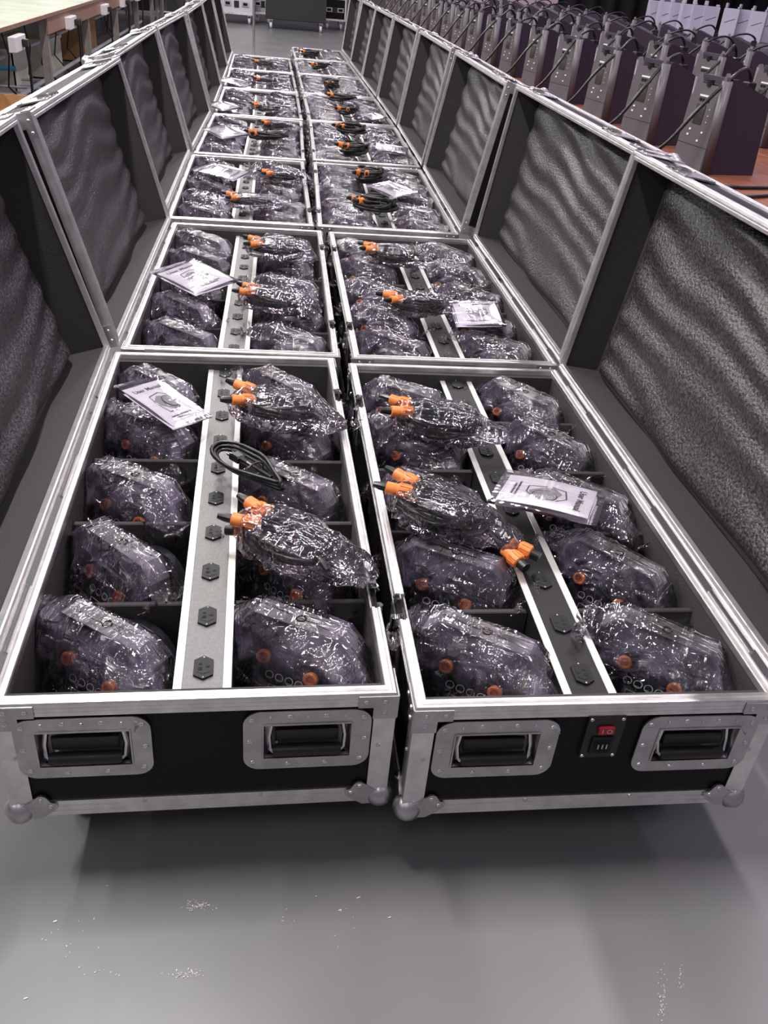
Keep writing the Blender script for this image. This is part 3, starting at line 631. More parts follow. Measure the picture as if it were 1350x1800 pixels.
def text_mesh(s, size):
    cu = bpy.data.curves.new('txt', 'FONT'); cu.body = s; cu.size = size; cu.align_x = 'CENTER'; cu.align_y = 'CENTER'; cu.offset = .0004
    o = bpy.data.objects.new('txt', cu); COL.objects.link(o)
    dg = bpy.context.evaluated_depsgraph_get(); me = bpy.data.meshes.new_from_object(o.evaluated_get(dg)); bpy.data.objects.remove(o); return me
def make_manual():
    P = empty('user_manual'); pw, ph = .148, .190            # page: x across, y up
    def hgt(x, y): return .005*math.sin((y/ph+.5)*math.pi)+.003*math.sin((x/pw)*3)
    b2 = MB(); N = 10; vs = []; fs = []
    for s in (1, 0):
        for i in range(N+1):
            for j in range(N+1): x, y = (i/N-.5)*pw, (j/N-.5)*ph; vs.append((x, y, hgt(x, y)+(.0012 if s else 0)))
    n1 = N+1
    for i in range(N):
        for j in range(N): k = i*n1+j; fs.append((k, k+n1, k+n1+1, k+1)); k2 = k+n1*n1; fs.append((k2, k2+1, k2+n1+1, k2+n1))
    b2.add(vs, fs); b2.build('booklet', 'paper', P, 'all')
    Z = lambda x, y: hgt(x, y)+.0016
    il = MB()
    def disc(cx, cy, rx, ry, mi, dz=0, n=20): il.add([(cx+rx*math.cos(2*math.pi*k/n), cy+ry*math.sin(2*math.pi*k/n), Z(cx, cy)+dz) for k in range(n)], [tuple(range(n))], mi)
    il.add([(x, y, Z(x, y)) for x, y in ((-.030, -.012), (-.002, -.040), (.020, -.034), (.024, .020), (-.008, .030), (-.032, .012))], [(0, 1, 2, 3, 4, 5)], 1)
    disc(.016, -.004, .026, .027, 0, .0004); disc(.016, -.004, .0235, .0245, 1, .0006)
    for k in range(7):
        rr = 0 if k == 6 else .0145; a = R(60*k); disc(.016+rr*math.cos(a), -.004+rr*math.sin(a), .0064, .0066, 2, .0008, 12); disc(.016+rr*math.cos(a), -.004+rr*math.sin(a), .003, .003, 1, .001, 8)
    for pts in ([(-.036, .004), (-.030, .034), (.012, .042), (.034, .022)], [(-.036, -.006), (-.026, -.044), (.008, -.044), (.030, -.028)]):
        for (x0, y0), (x1, y1) in zip(pts, pts[1:]):
            d = Vector((x1-x0, y1-y0)).normalized()*.0014; il.add([(x0-d.y, y0+d.x, Z(x0, y0)+.0002), (x0+d.y, y0-d.x, Z(x0, y0)+.0002), (x1+d.y, y1-d.x, Z(x1, y1)+.0002), (x1-d.y, y1+d.x, Z(x1, y1)+.0002)], [(0, 1, 2, 3)], 0)
    il.build('cover_drawing', ['ink', 'inkgrey', 'inkpale'], P)
    for s, y, sz in (('User Manual', .068, .0215), ('PLEASE READ THE INSTRUCTIONS', -.064, .0056), ('CAREFULLY BEFORE USE', -.072, .0056)):
        me = text_mesh(s, sz); 
        for v in me.vertices: v.co.z = Z(v.co.x, v.co.y+y)+.0002
        for v in me.vertices: v.co.y += y
        me.materials.append(K['ink']); o = bpy.data.objects.new('cover_text', me); COL.objects.link(o); o.parent = P
    ln = MB()
    for k in range(2): ln.box(-.055, .055, .090-.175*k, .0905-.175*k, .0035, .0037)
    return P
def manual_bag_mesh():
    P = [(x, y, z) for x in (-.085, .085) for y in (-.108, .115) for z in (-.002, .004)]+[(0, 0, .011), (.03, .05, .010), (-.03, -.05, .009), (.03, -.05, .010), (-.04, .05, .009)]
    return hull_bag('plastic_bag', P, 77, [((0, -.11, 0), .05, 1.5)], .014, .0010, 'film3', 1.0, 0)

case_R, lid_R = make_case('right'); case_L, lid_L = make_case('left')
par0 = make_par(); cable0 = [make_cable(11+k) for k in range(4)]; man0 = make_manual(); manbag = manual_bag_mesh()
bags = [bag_mesh(100+k) for k in range(9)]; cbags = [cable_bag_mesh(300+k) for k in range(4)]
index_children()

ORD = ['nearest', 'second', 'third', 'fourth', 'fifth', 'sixth', 'seventh', 'eighth']
PLACE = {('left', 0): (0, 0, 0), ('right', 0): (.0237, -.0333, -.77), ('left', 1): (.0166, 1.338, -1.45), ('right', 1): (.0566, 1.330, -1.02),
         ('left', 2): (.020, 2.739, -.89), ('right', 2): (.040, 2.740, -2.3), ('left', 3): (.0489, 4.107, -1.9), ('right', 3): (.0968, 4.137, -1.91),
         ('left', 4): (.0979, 5.490, -.9), ('right', 4): (.140, 5.500, -.9), ('left', 5): (.118, 6.87, -.6), ('right', 5): (.160, 6.88, -.6),
         ('left', 6): (.130, 8.24, -.5), ('right', 6): (.175, 8.26, -.5), ('right', 7): (.20, 9.66, -.5)}
PHI = {('left', k): v for k, v in enumerate((74, 75, 75.5, 75, 76, 76, 77))}
PHI.update({('right', k): v for k, v in enumerate((82, 81.5, 79.5, 80.5, 81, 81, 80.5, 83))})
cases = {}
first = {'left': True, 'right': True}
for (side, k), (x, y, a) in PLACE.items():
    proto = case_L if side == 'left' else case_R
    c = proto if first[side] else copy_tree(proto)
    first[side] = False; c.location = (x, y, 0); c.rotation_euler = (0, 0, R(a)); cases[(side, k)] = c
    extra = {0: 'open black road case on casters, closest to the viewer in the %s row', }.get(k)
    tag(c, (extra % side) if extra else 'open black road case, %s from the front in the %s row' % (ORD[k], side), 'flight case', 'open flight cases in two rows')
index_children()
for key, c in cases.items():
    for ch in CH[c.name]:
        if ch.name.split('.')[0] == 'lid':
            th = R(180-PHI[key]); ch.rotation_euler = (0, -th if key[0] == 'left' else th, 0)
def to_world(key, lx, ly, z):
    x, y, a = PLACE[key]; a = R(a); lx = -lx if key[0] == 'left' else lx
    return Vector((x+lx*math.cos(a)-ly*math.sin(a), y+lx*math.sin(a)+ly*math.cos(a), z))

# lights in bags, ten to a case
ROWY = (.188, .417, .676, .935, 1.178); nth = ['first', 'second', 'third', 'fourth', 'last']
used = False; nb = 0; BS = (1.17, 1.12, 1.04)
SIMPLE = empty('par_light')                                   # far copies keep only what still shows
for ch in CH[par0.name]:
    if ch.name.split('.')[0] in ('can_body', 'bracket', 'control_panel'):
        c2 = ch.copy(); COL.objects.link(c2); c2.parent = SIMPLE
        if ch.name.startswith('control_panel'):
            for g in CH.get(ch.name, ()):
                if g.name.startswith('power_socket'): d2 = g.copy(); COL.objects.link(d2); d2.parent = c2
index_children(); sused = False
for key in PLACE:
    side, k = key
    for row in range(5):
        for col, cx in (('inner', .140), ('outer', .468)):
            wp = to_world(key, cx+rnd.uniform(-.006, .006), ROWY[row]+rnd.uniform(-.004, .004), B+.016)
            if k < 3: p = par0 if not used else copy_tree(par0); used = True
            else: p = SIMPLE if not sused else copy_tree(SIMPLE); sused = True
            rz = R((-41 if row else -33)+rnd.uniform(-9, 9)*(1 if row else .4)+PLACE[key][2]); tl = R(rnd.uniform(-2, 5))
            p.location = wp; p.rotation_euler = (0, tl, rz); p.scale = BS
            where = '%s column, %s compartment from the front of the %s %s case' % (col, nth[row], ORD[k], side)
            tag(p, 'black par light, ' + where, 'stage light', 'bagged par lights in the cases')
            bo = bpy.data.objects.new('plastic_bag', bags[(nb*5+row) % len(bags)]); COL.objects.link(bo); nb += 1
            bo.location = wp; bo.rotation_euler = (0, tl, rz); bo.scale = BS if k < 2 else (BS[0]*1.10, BS[1]*1.10, BS[2]*1.02)
            tag(bo, 'clear light bag, ' + where, 'plastic bag', 'clear bags round the par lights')

# cable bundles lying on top (photo pixel of centre, turn, in a bag?)
ZT = T+.006
BUN = [((488, 722), -18, 1, 'over the fourth outlets of the nearest left case'), ((512, 958), -34, 1, 'over the second inner compartment of the nearest left case'),
       ((770, 745), -15, 1, 'by the fourth compartments of the nearest right case'), ((775, 900), -35, 1, 'above the second inner compartment of the nearest right case'),
       ((485, 440), -10, 1, 'at the far end of the second left case'), ((480, 530), -20, 1, 'mid way along the second left case'),
       ((690, 450), -10, 1, 'at the far end of the second right case'), ((735, 535), 10, 1, 'mid way along the second right case'),
       ((440, 355), 0, 1, 'in the near half of the third left case'), ((500, 312), 10, 1, 'in the far half of the third left case'),
       ((650, 312), 60, 0, 'in the far half of the third right case'), ((660, 365), 20, 0, 'in the near half of the third right case'),
       ((470, 245), 10, 0, 'in the near half of the fourth left case'), ((490, 222), 5, 1, 'in the far half of the fourth left case'),
       ((624, 265), 40, 0, 'in the near half of the fourth right case'), ((618, 231), 30, 0, 'in the far half of the fourth right case'),
       ((612, 199), 60, 0, 'in the near half of the fifth right case'), ((600, 176), 10, 0, 'in the far half of the fifth right case'),
       ((470, 190), 0, 1, 'in the fifth left case'), ((583, 152), 80, 0, 'in the sixth right case'), ((468, 143), 0, 1, 'in the sixth left case'),
       ((562, 119), 50, 0, 'in the seventh right case'), ((545, 97), 20, 0, 'in the eighth right case'), ((465, 112), 0, 1, 'in the seventh left case')]
cu = set()
for i, (px, a, bagged, lab) in enumerate(BUN):
    q = i % 4; p = at(px[0], px[1], ZT+.02); p.z = ZT
    o = cable0[q] if q not in cu else copy_tree(cable0[q]); cu.add(q)
    o.location = p; o.rotation_euler = (0, 0, R(a)); s = 1.36 if i < 4 else 1.22 if i < 8 else 1.15 if bagged else 1.45; o.scale = (s, s, s*.95 if bagged else 1.7)
    if not bagged:
        for ch in o.children:
            if ch.name.startswith('cable_connector'): ch.scale = (.80, .80, .85)
    tag(o, 'coiled black cable with orange plugs, ' + lab, 'cable', 'coiled power cables on top')
    if bagged:
        bo = bpy.data.objects.new('plastic_bag', cbags[q]); COL.objects.link(bo); bo.location = p+Vector((0, 0, -.002)); bo.rotation_euler = (0, 0, R(a)); bo.scale = o.scale
        tag(bo, 'clear cable bag, ' + lab, 'plastic bag', 'clear bags round the cables')
# loose coiled lead with a plug on the nearest left case
P = empty('power_lead', at(440, 828, .375)); P.rotation_euler = (0, 0, R(-50)); P.scale = (1.25, 1.15, 1.1)
c = MB(); pts = []
for k in range(3):
    for i in range(26):
        a = 2*math.pi*i/26; w = .030+.006*k; x = .085*math.cos(a); pts.append((x-.004*k, w*math.sin(a)*(1.0 if x < 0 else max(.25, 1-x/.1)), .004+.006*k+.002*math.sin(a*3)))
c.tube(pts, .0038, 7); c.build('cable_coil', 'cable', P, 'all')
c = MB(); c.tube([(.012, .02*math.cos(R(20*k)), .010+.014*math.sin(R(20*k))) for k in range(18)], .0018, 5, 0, True); c.build('cable_tie', 'rubber', P)
c = MB(); c.box(-.045, -.022, -.011, .009, .006, .022, 0, .003); c.tube([(-.022, 0, .014), (-.008, 0, .014), (.004, .002, .012), (.05, .004, .010)], [.007, .005, .004, .0037], 8)
for dy in (-.006, 0, .006): c.box(-.055, -.045, dy-.002, dy, .012, .016, 1)
c.build('mains_plug', ['cable', 'chrome'], P)
tag(P, 'loose looped black mains lead with its plug, unbagged, beside the grey channel', 'cable')
# connectors poking out of their bags
for px, d, lab in (((412, 943), (.9, -.25, .1), 'single orange connector lying across an outlet of the nearest left case'), ((932, 983), (-.75, .6, .1), 'bright orange connector on the black channel of the nearest right case'),
                   ((912, 1000), (-.45, .85, .1), 'smaller orange connector beside the brighter one on the black channel')):
    c = MB(); d = Vector(d); connector(c, (0, 0, .014), d, .0145, .045); c.cyl(Vector((0, 0, .014))-d*.018, Vector((0, 0, .014)), .0105, 12, 0); c.tube([Vector((0, 0, .014))+d*.065, Vector((0, 0, .018))+d*.09, Vector((0, 0, .022))+d*.12], .0044, 7)
    o = c.build('cable_connector', ['cable', 'orange'], None, 35); o.location = at(px[0], px[1], T-.01); tag(o, lab, 'connector')
# manuals
MAN = [((290, 708), 55, 'slanting white booklet in the fourth outer compartment of the nearest left case', .84), ((962, 872), -118, 'white booklet titled User Manual across the nearest right case', 1.0),
       ((343, 487), 42, 'white booklet laid flat on the second left case', 1.05), ((838, 551), -4, 'white booklet near the front of the second right case', .92),
       ((393, 302), 60, 'white booklet on the third left case', 1), ((690, 333), 35, 'white booklet on the third right case', .9), ((398, 232), 30, 'white booklet on the fourth left case', 1.1),
       ((690, 262), 80, 'white booklet on the fourth right case', .85), ((392, 186), 40, 'white booklet on the fifth left case', 1), ((655, 204), 30, 'white booklet on the fifth right case', .8), ((410, 143), 60, 'white booklet on the sixth left case', 1)]
for i, (px, a, lab, s) in enumerate(MAN):
    o = man0 if i == 0 else copy_tree(man0)
    zz = T+.034; o.location = at(px[0], px[1], zz); rot = (R(3), R(-4), R(a)) if i != 0 else (R(16), R(10), R(a)); o.rotation_euler = rot; o.scale = (s, s, s)
    tag(o, lab, 'booklet', 'user manuals on the cases')
    bo = bpy.data.objects.new('plastic_bag', manbag); COL.objects.link(bo); bo.location = o.location; bo.rotation_euler = rot; bo.scale = (s, s, s)
    tag(bo, 'flat sleeve on the ' + lab.replace(' titled User Manual', '').replace('slanting ', ''), 'plastic bag', 'clear sleeves round the manuals')

# ================================================================= RIGHT: long table of dark devices
TZ = .75
tb = empty('display_table', (2.4, 8.0, 0)); tag(tb, 'long red-brown plank table under the rows of dark devices', 'table')
y0 = -7.0
for i in range(22):
    x0 = -1.20+i*.125
    MB().box(x0, x0+.122, y0, 6.0, TZ-.03, TZ, 0, .0015).build('plank', 'wood', tb)
for x in (-1.1, 1.4):
    for y in (-6.8, -2.5, 1.8, 5.9): MB().box(x, x+.06, y-.06, y, 0, TZ-.03, 0, .004).build('leg', 'leg', tb)
def make_device():
    P = empty('spark_machine'); w, d, h, hb = .135, .175, .30, .245     # front panel faces -x; y = width
    b = MB()
    prof = [(0, 0), (d, 0), (d, hb), (.035, h-.012), (.012, h-.05), (.004, h-.052)]
    n = 8
    side = [(0.0, 0), (d, 0), (d-.012, hb), (.045, h), (.030, h), (.028, h-.022), (.012, h-.022)]
    m_ = len(side)
    vs = [(x, -w/2, z) for x, z in side]+[(x, w/2, z) for x, z in side]
    b.add(vs, [tuple(range(m_)), tuple(range(2*m_-1, m_-1, -1))]+[(i, m_+i, m_+(i+1) % m_, (i+1) % m_) for i in range(m_)])
    b.build('housing', 'devdark', P)
    f = MB(); f.X = Matrix.Translation((-.006, 0, 0)) @ Matrix.Rotation(R(2.5), 4, 'Y')
    pr = [(-w/2, .004), (w/2, .004), (w/2, h-.002), (w/2-.010, h+.004), (w/2-.026, h-.026), (-w/2+.020, h-.026), (-w/2+.008, h+.018), (-w/2, h+.006)]
    vs = [(-.004, y, z) for y, z in pr]+[(.008, y, z) for y, z in pr]; m_ = len(pr)
    f.add(vs, [tuple(range(m_)), tuple(range(2*m_-1, m_-1, -1))]+[(i, m_+i, m_+(i+1) % m_, (i+1) % m_) for i in range(m_)])
    fp = f.build('front_panel', 'devgrey', P)
    r_ = MB(); r_.tube([(.010, -w/2+.004, .003), (.010, -w/2+.004, h-.006)], .014, 12); r_.tube([(.010, w/2-.004, .003), (.010, w/2-.004, h-.010)], .010, 12); r_.build('corner_post', 'devgrey', P, 'all')
    X = f.X
    def fb(name, m, y0, y1, z0, z1, t_=.006): q = MB(); q.X = X; q.box(-t_, -.003, y0, y1, z0, z1); return q.build(name, m, fp)
    fb('screen', 'screen', -.014, .026, .150, .212)
    for k in range(4): fb('button', 'slot', .018-.012*k-.0035, .018-.012*k+.0035, .222, .231, .007)
    fb('logo', 'print', -.028, .024, .236, .242)
    fb('panel_seam', 'slot', -w/2, w/2, .082, .0835, .0045)
    for y, z in ((.030, .112), (-.030, .128), (.026, .130), (-.020, .100)): fb('indicator', 'print', y-.004, y+.004, z-.003, z+.003)
    for z in (.20, .18, .16): fb('led', 'print', -.036, -.033, z, z+.003)
    q = MB(); q.box(.045, d-.03, -w/2+.018, w/2-.018, h-.035, h-.02); q.X = None
    q2 = MB(); q2.cyl((.005, .0, h-.03), (.005, .0, h-.010), .010, 10); q2.build('latch_knob', 'slot', P)
    pg = MB(); pg.box(d-.055, d-.030, -.014, .014, hb-.015, hb+.045, 0, .003); pg.build('power_plug', 'cable', P)
    return P
dev0 = make_device(); index_children(); du = False
rows = []
for k in range(17): rows.append(('first row', k, 1.405+.004*k+rnd.uniform(-.01, .01), 2.32+.575*k if k < 3 else 2.32+.575*k*1.03, rnd.uniform(-5, 5)+14))
for k in range(13): rows.append(('second row', k, 2.03-.03*min(k, 4)+rnd.uniform(-.02, .02), 3.05+.60*k, rnd.uniform(-6, 6)+12))
for k in range(13): rows.append(('third row', k, 2.62+rnd.uniform(-.03, .03), 3.75+.62*k, rnd.uniform(-6, 6)-28))
for k in range(11): rows.append(('fourth row', k, 3.25+rnd.uniform(-.03, .03), 4.6+.66*k, rnd.uniform(-6, 6)-30))
NTH = ['nearest', 'second', 'third', 'fourth', 'fifth', 'sixth', 'seventh', 'eighth', 'ninth', 'tenth', 'eleventh', 'twelfth', 'thirteenth', 'fourteenth', 'fifteenth', 'sixteenth', 'seventeenth']
cabm = []
for s in range(4):
    r = random.Random(s+50); c = MB()
    # out of the plug, over the top, down past the front panel to the table
    P0 = [(.133, 0, .27), (.130, .0, .30), (.09, -.02, .315+r.uniform(0, .02)), (.02, -.045+r.uniform(-.02, .02), .292), (-.06, -.06, .20), (-.12, -.04, .09), (-.155, .02, .02), (-.14, .07, .006), (-.10, .14, .006)]
    sp = []
    for i in range(len(P0)-1):
        a_, b2_, c_, d_ = [Vector(P0[max(0, min(len(P0)-1, i+o))]) for o in (-1, 0, 1, 2)]
        for t2 in [q/6 for q in range(6)]: sp.append(.5*((2*b2_)+(-a_+c_)*t2+(2*a_-5*b2_+4*c_-d_)*t2*t2+(-a_+3*b2_-3*c_+d_)*t2**3))
    c.tube(sp, .0058, 7); o = c.build('mains_lead', 'cable', None, 'all'); cabm.append(o)
for i, (rn, k, x, y, a) in enumerate(rows):
    o = dev0 if not du else copy_tree(dev0); du = True
    o.location = (x, y, TZ); o.rotation_euler = (0, 0, R(a))
    s = 1.32 if rn in ('first row', 'second row') else 1.4
    o.scale = (s, s, 1.06)
    tag(o, 'dark upright effects machine, %s in the %s from the cases' % (NTH[k], rn), 'machine', 'dark machines on the plank table')
    c = cabm[i] if i < 4 else cabm[i % 4].copy()
    if i >= 4: COL.objects.link(c)
    c.location = (x, y, TZ); c.rotation_euler = (0, 0, R(a)); c.scale = (s, s, 1.08)
    tag(c, 'black lead arching over the %s machine of the %s from the cases' % (NTH[k], rn), 'cable', 'leads of the dark machines')
for pts, lab in (([(1.30, 2.02, .757), (1.45, 2.00, .757), (1.62, 2.04, .757), (1.85, 2.10, .757), (2.3, 2.2, .757)], 'black cable crossing the bare planks below the nearest machine'),
                 ([(1.28, 1.82, .757), (1.42, 1.86, .757), (1.58, 1.93, .757), (1.9, 2.02, .757)], 'black cable on the planks at the very edge of the picture')):
    c = MB(); c.tube(pts, .006, 7); tag(c.build('mains_lead', 'cable', None, 'all'), lab, 'cable')
# cream board standing behind the second row
c = MB().box(-.09, .09, -.02, .02, 0, .36, 0, .003); o = c.build('cream_board', 'cream'); p = at(1340, 175, TZ); o.location = (p.x+.25, p.y+.35, TZ); tag(o, 'upright cream board behind the machines at the picture edge', 'board')

# white machines further off on a grey table
wt = empty('grey_table', (6.6, 13.6, 0)); tag(wt, 'long grey table under the row of white machines', 'table')
MB().box(-1.9, 3.4, -1.6, 1.4, .70, .74).build('table_top', 'wallm', wt)
for x in (-1.8, 3.3):
    for y in (-1.5, 1.3): MB().box(x-.03, x+.03, y-.03, y+.03, 0, .70).build('leg', 'leg', wt)
def make_white():
    P = empty('white_machine')
    b = MB(); b.box(0, .24, -.075, .075, 0, .42, 0, .010); b.box(.01, .035, -.07, .07, .42, .49, 0, .008); b.box(.20, .225, -.07, .07, .42, .45, 0, .008); b.build('housing', 'white', P)
    b = MB(); b.box(-.004, 0, -.055, .055, .05, .36); b.build('front_plate', 'white', P)
    b = MB(); b.tube([(.05, -.077, .22), (.20, -.077, .28)], .004, 5); b.build('side_slot', 'cable', P); return P
w0 = make_white(); index_children(); wu = False
WP = [((1132, 52), 25), ((1150, 55), 25), ((1168, 57), 25), ((1188, 60), 25), ((1206, 62), 22), ((1226, 64), 20), ((1262, 68), -6), ((1285, 70), -6), ((1308, 75), -8), ((1332, 76), -8)]
for i, (px, a) in enumerate(WP):
    o = w0 if i == 0 else copy_tree(w0); p = at(px[0], px[1]-2, .74); o.location = (p.x, p.y, .74); o.rotation_euler = (0, 0, R(a-30))
    tag(o, 'white machine on the grey table, %s from the pillar side' % NTH[i].replace('nearest', 'first'), 'machine', 'white machines in the distance')

# ================================================================= LEFT: table with wall sockets on its fascia
lt = empty('long_table', (-1.9, 7, 0)); tag(lt, 'long pale-topped table with brown fascia beyond the left lids', 'table')
MB().box(-2.6, 0, -2.6, 12.5, .725, .745).build('table_top', 'tabletop', lt)
MB().box(0, .012, -2.6, 12.5, .722, .748).build('edge_strip', 'fascia', lt)
MB().box(-.012, .002, .35, 9.0, .600, .722).build('fascia', 'fascia', lt)
for y in (.40, 2.45, 4.6, 6.8, 9.0): MB().box(-.075, -.014, y-.035, y+.035, 0, .722, 0, .005).build('leg', 'leg', lt)
for y in (.4, 4.6, 9.0): MB().box(-2.5, -2.44, y-.03, y+.03, 0, .722).build('leg', 'leg', lt)
MB().tube([(-.2, -.5, .18), (-.2, 8.8, .18)], .018, 8).build('rail', 'white', lt); MB().tube([(-.5, -.5, .36), (-.5, 8.8, .36)], .018, 8).build('rail', 'white', lt)
for i, (y, nplug) in enumerate(((6.15, 1), (8.25, 2), (10.35, 1), (11.9, 2), (13.5, 1))):
    P = empty('power_strip', (-1.885, y, .64)); tag(P, 'white outlet box %s along the table fascia' % ('nearest', 'second', 'third', 'fourth', 'last')[i], 'outlet', 'outlet boxes on the table edge')
    MB().box(-.012, .035, -.16, .16, -.055, .045, 0, .006).build('box', 'outlet', P)
    for k in range(nplug):
        yy = .05+.09*k*(1 if nplug > 1 else 0); c = MB(); c.box(.035, .075, yy-.025, yy+.025, -.03, .02, 0, .006)
        c.tube([(.06, yy, -.03), (.065, yy, -.12), (.055, yy+.03, -.30), (.03, yy+.06, -.60)], [.014, .011, .010, .009], 7); c.build('plug_lead', 'cable', P, 35)
for i in range(9):
    r = random.Random(i+9); y = 6.9+.85*i+r.uniform(0, .2); c = MB(); x = -2.05-r.uniform(0, .4)
    c.tube([(x, y, .70), (x+.03, y+.1, .45), (x-.05, y+.28, .2), (x+.05, y+.5, .012), (x+.2, y+.9, .012)], .007, 6)
    tag(c.build('hanging_lead', 'cable', None, 'all'), 'thin black lead hanging beneath the pale table, %s along it' % ('first', 'second', 'third', 'fourth', 'fifth', 'sixth', 'seventh', 'eighth', 'ninth')[i], 'cable', 'leads hanging under the pale table')
for i, (y, x, w, d, h, mm, lab) in enumerate(((8.15, -2.55, .45, .6, .42, 'cream', 'cream storage crate below the table nearest its first leg'), (9.9, -2.6, .45, .8, .36, 'cream', 'cream storage crate below the table beyond the second leg'),
                                        (11.6, -2.5, .5, .8, .5, 'carton', 'brown carton under the far part of the pale table'), (6.7, -2.9, .6, .6, .30, 'leg', 'low grey box under the near end of the pale table'))):
    P = empty('storage_box', (x, y, 0)); tag(P, lab, 'box')
    c = MB(); t_ = .012; c.box(-w/2, w/2, -d/2, d/2, 0, t_); 
    for q in ((-w/2, -w/2+t_, -d/2, d/2), (w/2-t_, w/2, -d/2, d/2), (-w/2, w/2, -d/2, -d/2+t_), (-w/2, w/2, d/2-t_, d/2)): c.box(*q, 0, h)
    c.build('body', mm, P); c = MB()
    for q in ((-w/2-.012, -w/2+.01, -d/2-.012, d/2+.012), (w/2-.01, w/2+.012, -d/2-.012, d/2+.012), (-w/2, w/2, -d/2-.012, -d/2+.01), (-w/2, w/2, d/2-.01, d/2+.012)): c.box(*q, h-.03, h)
    c.build('rim', mm, P)
c = MB(); c.tube([(-3.6, 7.4, .30), (-2.25, 7.6, .30)], .02, 8); tag(c.build('blue_pipe', 'blue'), 'pale blue pipe lying below the near end of the table', 'pipe')
# stacked pale folded frames on the floor under the table
for i in range(5):
    c = MB(); y = 6.9+.16*i; z = .02+.035*i; c.tube([(-2.9, y, z), (-2.05, y+.05, z), (-2.05, y+.55, z), (-2.9, y+.5, z)], .012, 6, 0, True)
    tag(c.build('folded_frame', 'white', None, 'all'), 'white tube frame, %s up in the pile under the table' % ('lowest', 'second', 'third', 'fourth', 'topmost')[i], 'frame', 'pile of white tube frames')
# open carton at the left edge
P = empty('open_carton', (-1.62, 4.75, 0)); tag(P, 'open brown cardboard carton on the floor behind the left lids', 'carton')
c = MB(); w, d, h = .55, .60, .46
for q in ((-w/2, -w/2+.006, -d/2, d/2), (w/2-.006, w/2, -d/2, d/2), (-w/2, w/2, -d/2, -d/2+.006), (-w/2, w/2, d/2-.006, d/2)): c.box(*q, 0, h)
c.box(-w/2, w/2, -d/2, d/2, 0, .006); c.build('body', 'carton', P)
for s in (1, -1):
    c = MB(); c.add([(s*w/2, -d/2, h), (s*w/2, d/2, h), (s*(w/2+.10), d/2, h-.05), (s*(w/2+.10), -d/2, h-.05)]+[(s*w/2, -d/2, h-.005), (s*w/2, d/2, h-.005), (s*(w/2+.10), d/2, h-.055), (s*(w/2+.10), -d/2, h-.055)], [(0, 1, 2, 3), (7, 6, 5, 4), (0, 4, 5, 1), (1, 5, 6, 2), (2, 6, 7, 3), (3, 7, 4, 0)]); c.build('flap', 'carton', P)

# ================================================================= BACK: carts and cases on wheels
def back_case(name, x, y, w, d, z0, h, m, lab, cat, frame=True, rz=0):
    P = empty(name, (x, y, 0), rz); tag(P, lab, cat)
    MB().box(-w/2, w/2, 0, d, z0, z0+h, 0, .01).build('body', m, P)
    if frame:
        c = MB(); e = .035
        for xx in (-w/2, w/2-e): c.box(xx, xx+e, -.006, .004, z0, z0+h)
        for zz in (z0, z0+h-e, z0+h*.5): c.box(-w/2, w/2, -.008, .002, zz, zz+e)
        c.build('frame_strip', 'alu', P)
        for xx in (-w*.25, w*.25):
            c = MB(); c.box(xx-.07, xx+.07, -.02, -.006, z0+h*.25-.04, z0+h*.25+.05, 0, .004); c.box(xx-.045, xx+.045, -.024, -.018, z0+h*.25-.02, z0+h*.25+.03, 1, .002); c.build('handle', ['plate', 'slot'], P)
        c = MB(); c.box(-.05, .05, -.016, -.004, z0+h*.25-.06, z0+h*.25+.06, 0, .003); c.build('switch_plate', 'rubber', P)
    for xx in (-w/2+.1, w/2-.1):
        for yy in (.08, d-.08):
            c = MB(); c.box(xx-.04, xx+.04, yy-.04, yy+.04, z0-.02, z0); c.box(xx-.03, xx-.024, yy-.03, yy+.03, .05, z0-.01); c.box(xx+.024, xx+.03, yy-.03, yy+.03, .05, z0-.01)
            q = c.build('caster', 'plate', P); c = MB(); c.cyl((xx-.02, yy, .06), (xx+.02, yy, .06), .06, 16); c.build('wheel', 'white', q)
p = at(416, 42, 0); back_case('wheeled_case', p.x, p.y+.05, .72, .6, .17, .75, 'white', 'silver-framed pale case on casters at the far end, seen past the left row', 'flight case')
p = at(462, 42, 0); back_case('wheeled_case', p.x, p.y+.2, .44, .6, .17, .75, 'white', 'narrow silver-framed case next to the black trunk', 'flight case')
p = at(520, 54, 0); back_case('road_trunk', p.x, p.y+.0, 1.22, .8, .17, .52, 'trunk', 'large black trunk on casters at the far end of the aisle', 'trunk', False)
p2 = p; P = empty('road_trunk', (p2.x, p2.y, .69)); tag(P, 'black trunk lid section stacked on the wheeled trunk', 'trunk')
MB().box(-.55, .55, .05, .75, .10, .5, 0, .01).build('body', 'trunk', P)
for xx in (-.42, .42): c = MB(); c.cyl((xx, .15, .05), (xx+.05, .15, .05), .05, 14); c.build('wheel', 'white', P)
p = at(583, 52, 0); back_case('wheeled_case', p.x+.05, p.y, .5, .6, .17, .8, 'black', 'black case with silver edges beside the trunk', 'flight case')
# thin post in the aisle
c = MB(); p = at(446, 98, 0); c.cyl((p.x, p.y, 0), (p.x, p.y, 1.2), .018, 10); c.cyl((p.x, p.y, 0), (p.x, p.y, .012), .11, 16); tag(c.build('stanchion', 'plate'), 'thin grey post standing in the far aisle', 'post')
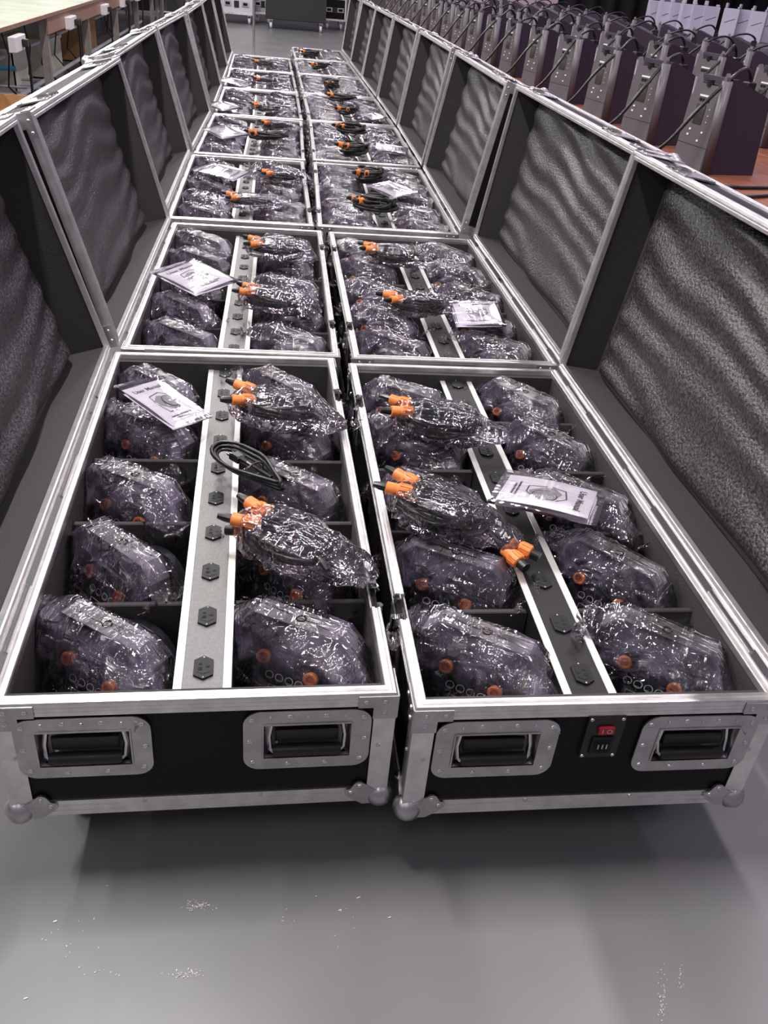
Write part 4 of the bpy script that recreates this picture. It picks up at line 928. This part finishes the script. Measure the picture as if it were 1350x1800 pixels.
# far frames behind the left table
for i in range(4):
    x, y = -3.0+.75*i*.7, 17.5+.3*i; P = empty('shelf_rack', (x, y, 0)); tag(P, 'grey metal shelf rack in the distance, %s from the left wall' % NTH[i].replace('nearest', 'first'), 'rack', 'distant shelf racks')
    c = MB()
    for xx in (0, .45):
        for yy in (0, .4): c.box(xx-.015, xx+.015, yy-.015, yy+.015, 0, 1.5)
    c.build('frame', 'leg', P)
    for z in (.2, .6, 1.0, 1.4): MB().box(0, .45, 0, .4, z, z+.02).build('shelf', 'cream', P)
    for z in (.22, .62): MB().box(.06, .38, .04, .34, z, z+.24, 0, .01).build('bin', 'trunk', P)
# right back: curtain, pillar, grey screen
c = MB(); vs = []; n = 80
for i in range(n+1):
    x = i/n*7.0; vs += [(x, .10*math.sin(i*1.3), 0), (x, .10*math.sin(i*1.3), 3.6)]
c.add(vs, [(2*i, 2*i+2, 2*i+3, 2*i+1) for i in range(n)]); o = c.build('curtain', 'curtain', None, 'all'); o.location = (6.0, 19.2, 0); tag(o, 'black pleated curtain hanging behind the machines', 'curtain')
struct('pillar', MB().box(8.05, 8.38, 18.3, 18.7, 0, 4.5), 'wallm')
P = empty('display_screen', (11.4, 17.6, 0)); tag(P, 'big plain grey panel standing behind the white machines', 'panel'); MB().box(-1.6, 1.6, 0, .08, .35, 3.2, 0, .01).build('panel', 'wallm', P)
for x in (-1.2, 1.2): MB().box(x-.03, x+.03, -.2, .3, 0, .35).build('foot', 'leg', P)
P = empty('notice_board', (3.85, 15.2, 0)); tag(P, 'pale pink board standing behind the dark machines', 'board'); MB().box(-.9, .9, 0, .05, .5, 1.9, 0, .01).build('panel', 'pinkpanel', P)
for x in (-.8, .8): MB().box(x-.02, x+.02, -.15, .2, 0, .5).build('foot', 'leg', P)

# scuffs on the floor
sc = MB(); r = random.Random(4)
def fleck(x, y, w, h, a):
    n = 5; pts = []
    for k in range(n): t2 = 2*math.pi*k/n; rr = r.uniform(.5, 1); u, v = w*rr*math.cos(t2), h*rr*math.sin(t2); pts.append((x+u*math.cos(a)-v*math.sin(a), y+u*math.sin(a)+v*math.cos(a), .0012))
    sc.add(pts, [tuple(range(n))])
for cx, cy, w, h, n in ((345, 1592, 26, 9, 60), (325, 1712, 26, 7, 50), (1165, 1745, 8, 50, 40), (130, 1640, 60, 60, 14), (560, 1620, 90, 60, 12), (1195, 1720, 6, 30, 14), (180, 1710, 60, 6, 9)):
    for k in range(n):
        p = at(cx+r.gauss(0, .55)*w, cy+r.gauss(0, .5)*h, 0); fleck(p.x, p.y, r.uniform(.0008, .0028), r.uniform(.0004, .0012), r.uniform(0, 3))
for px in ((97, 1620), (630, 1578), (46, 1755), (685, 1613), (598, 1600)): p = at(*px, 0); fleck(p.x, p.y, .005, .0016, .3)
o = sc.build('paint_fleck', 'paper'); tag(o, 'pale scuffs and flecks on the grey floor', 'scuff', kind='stuff')
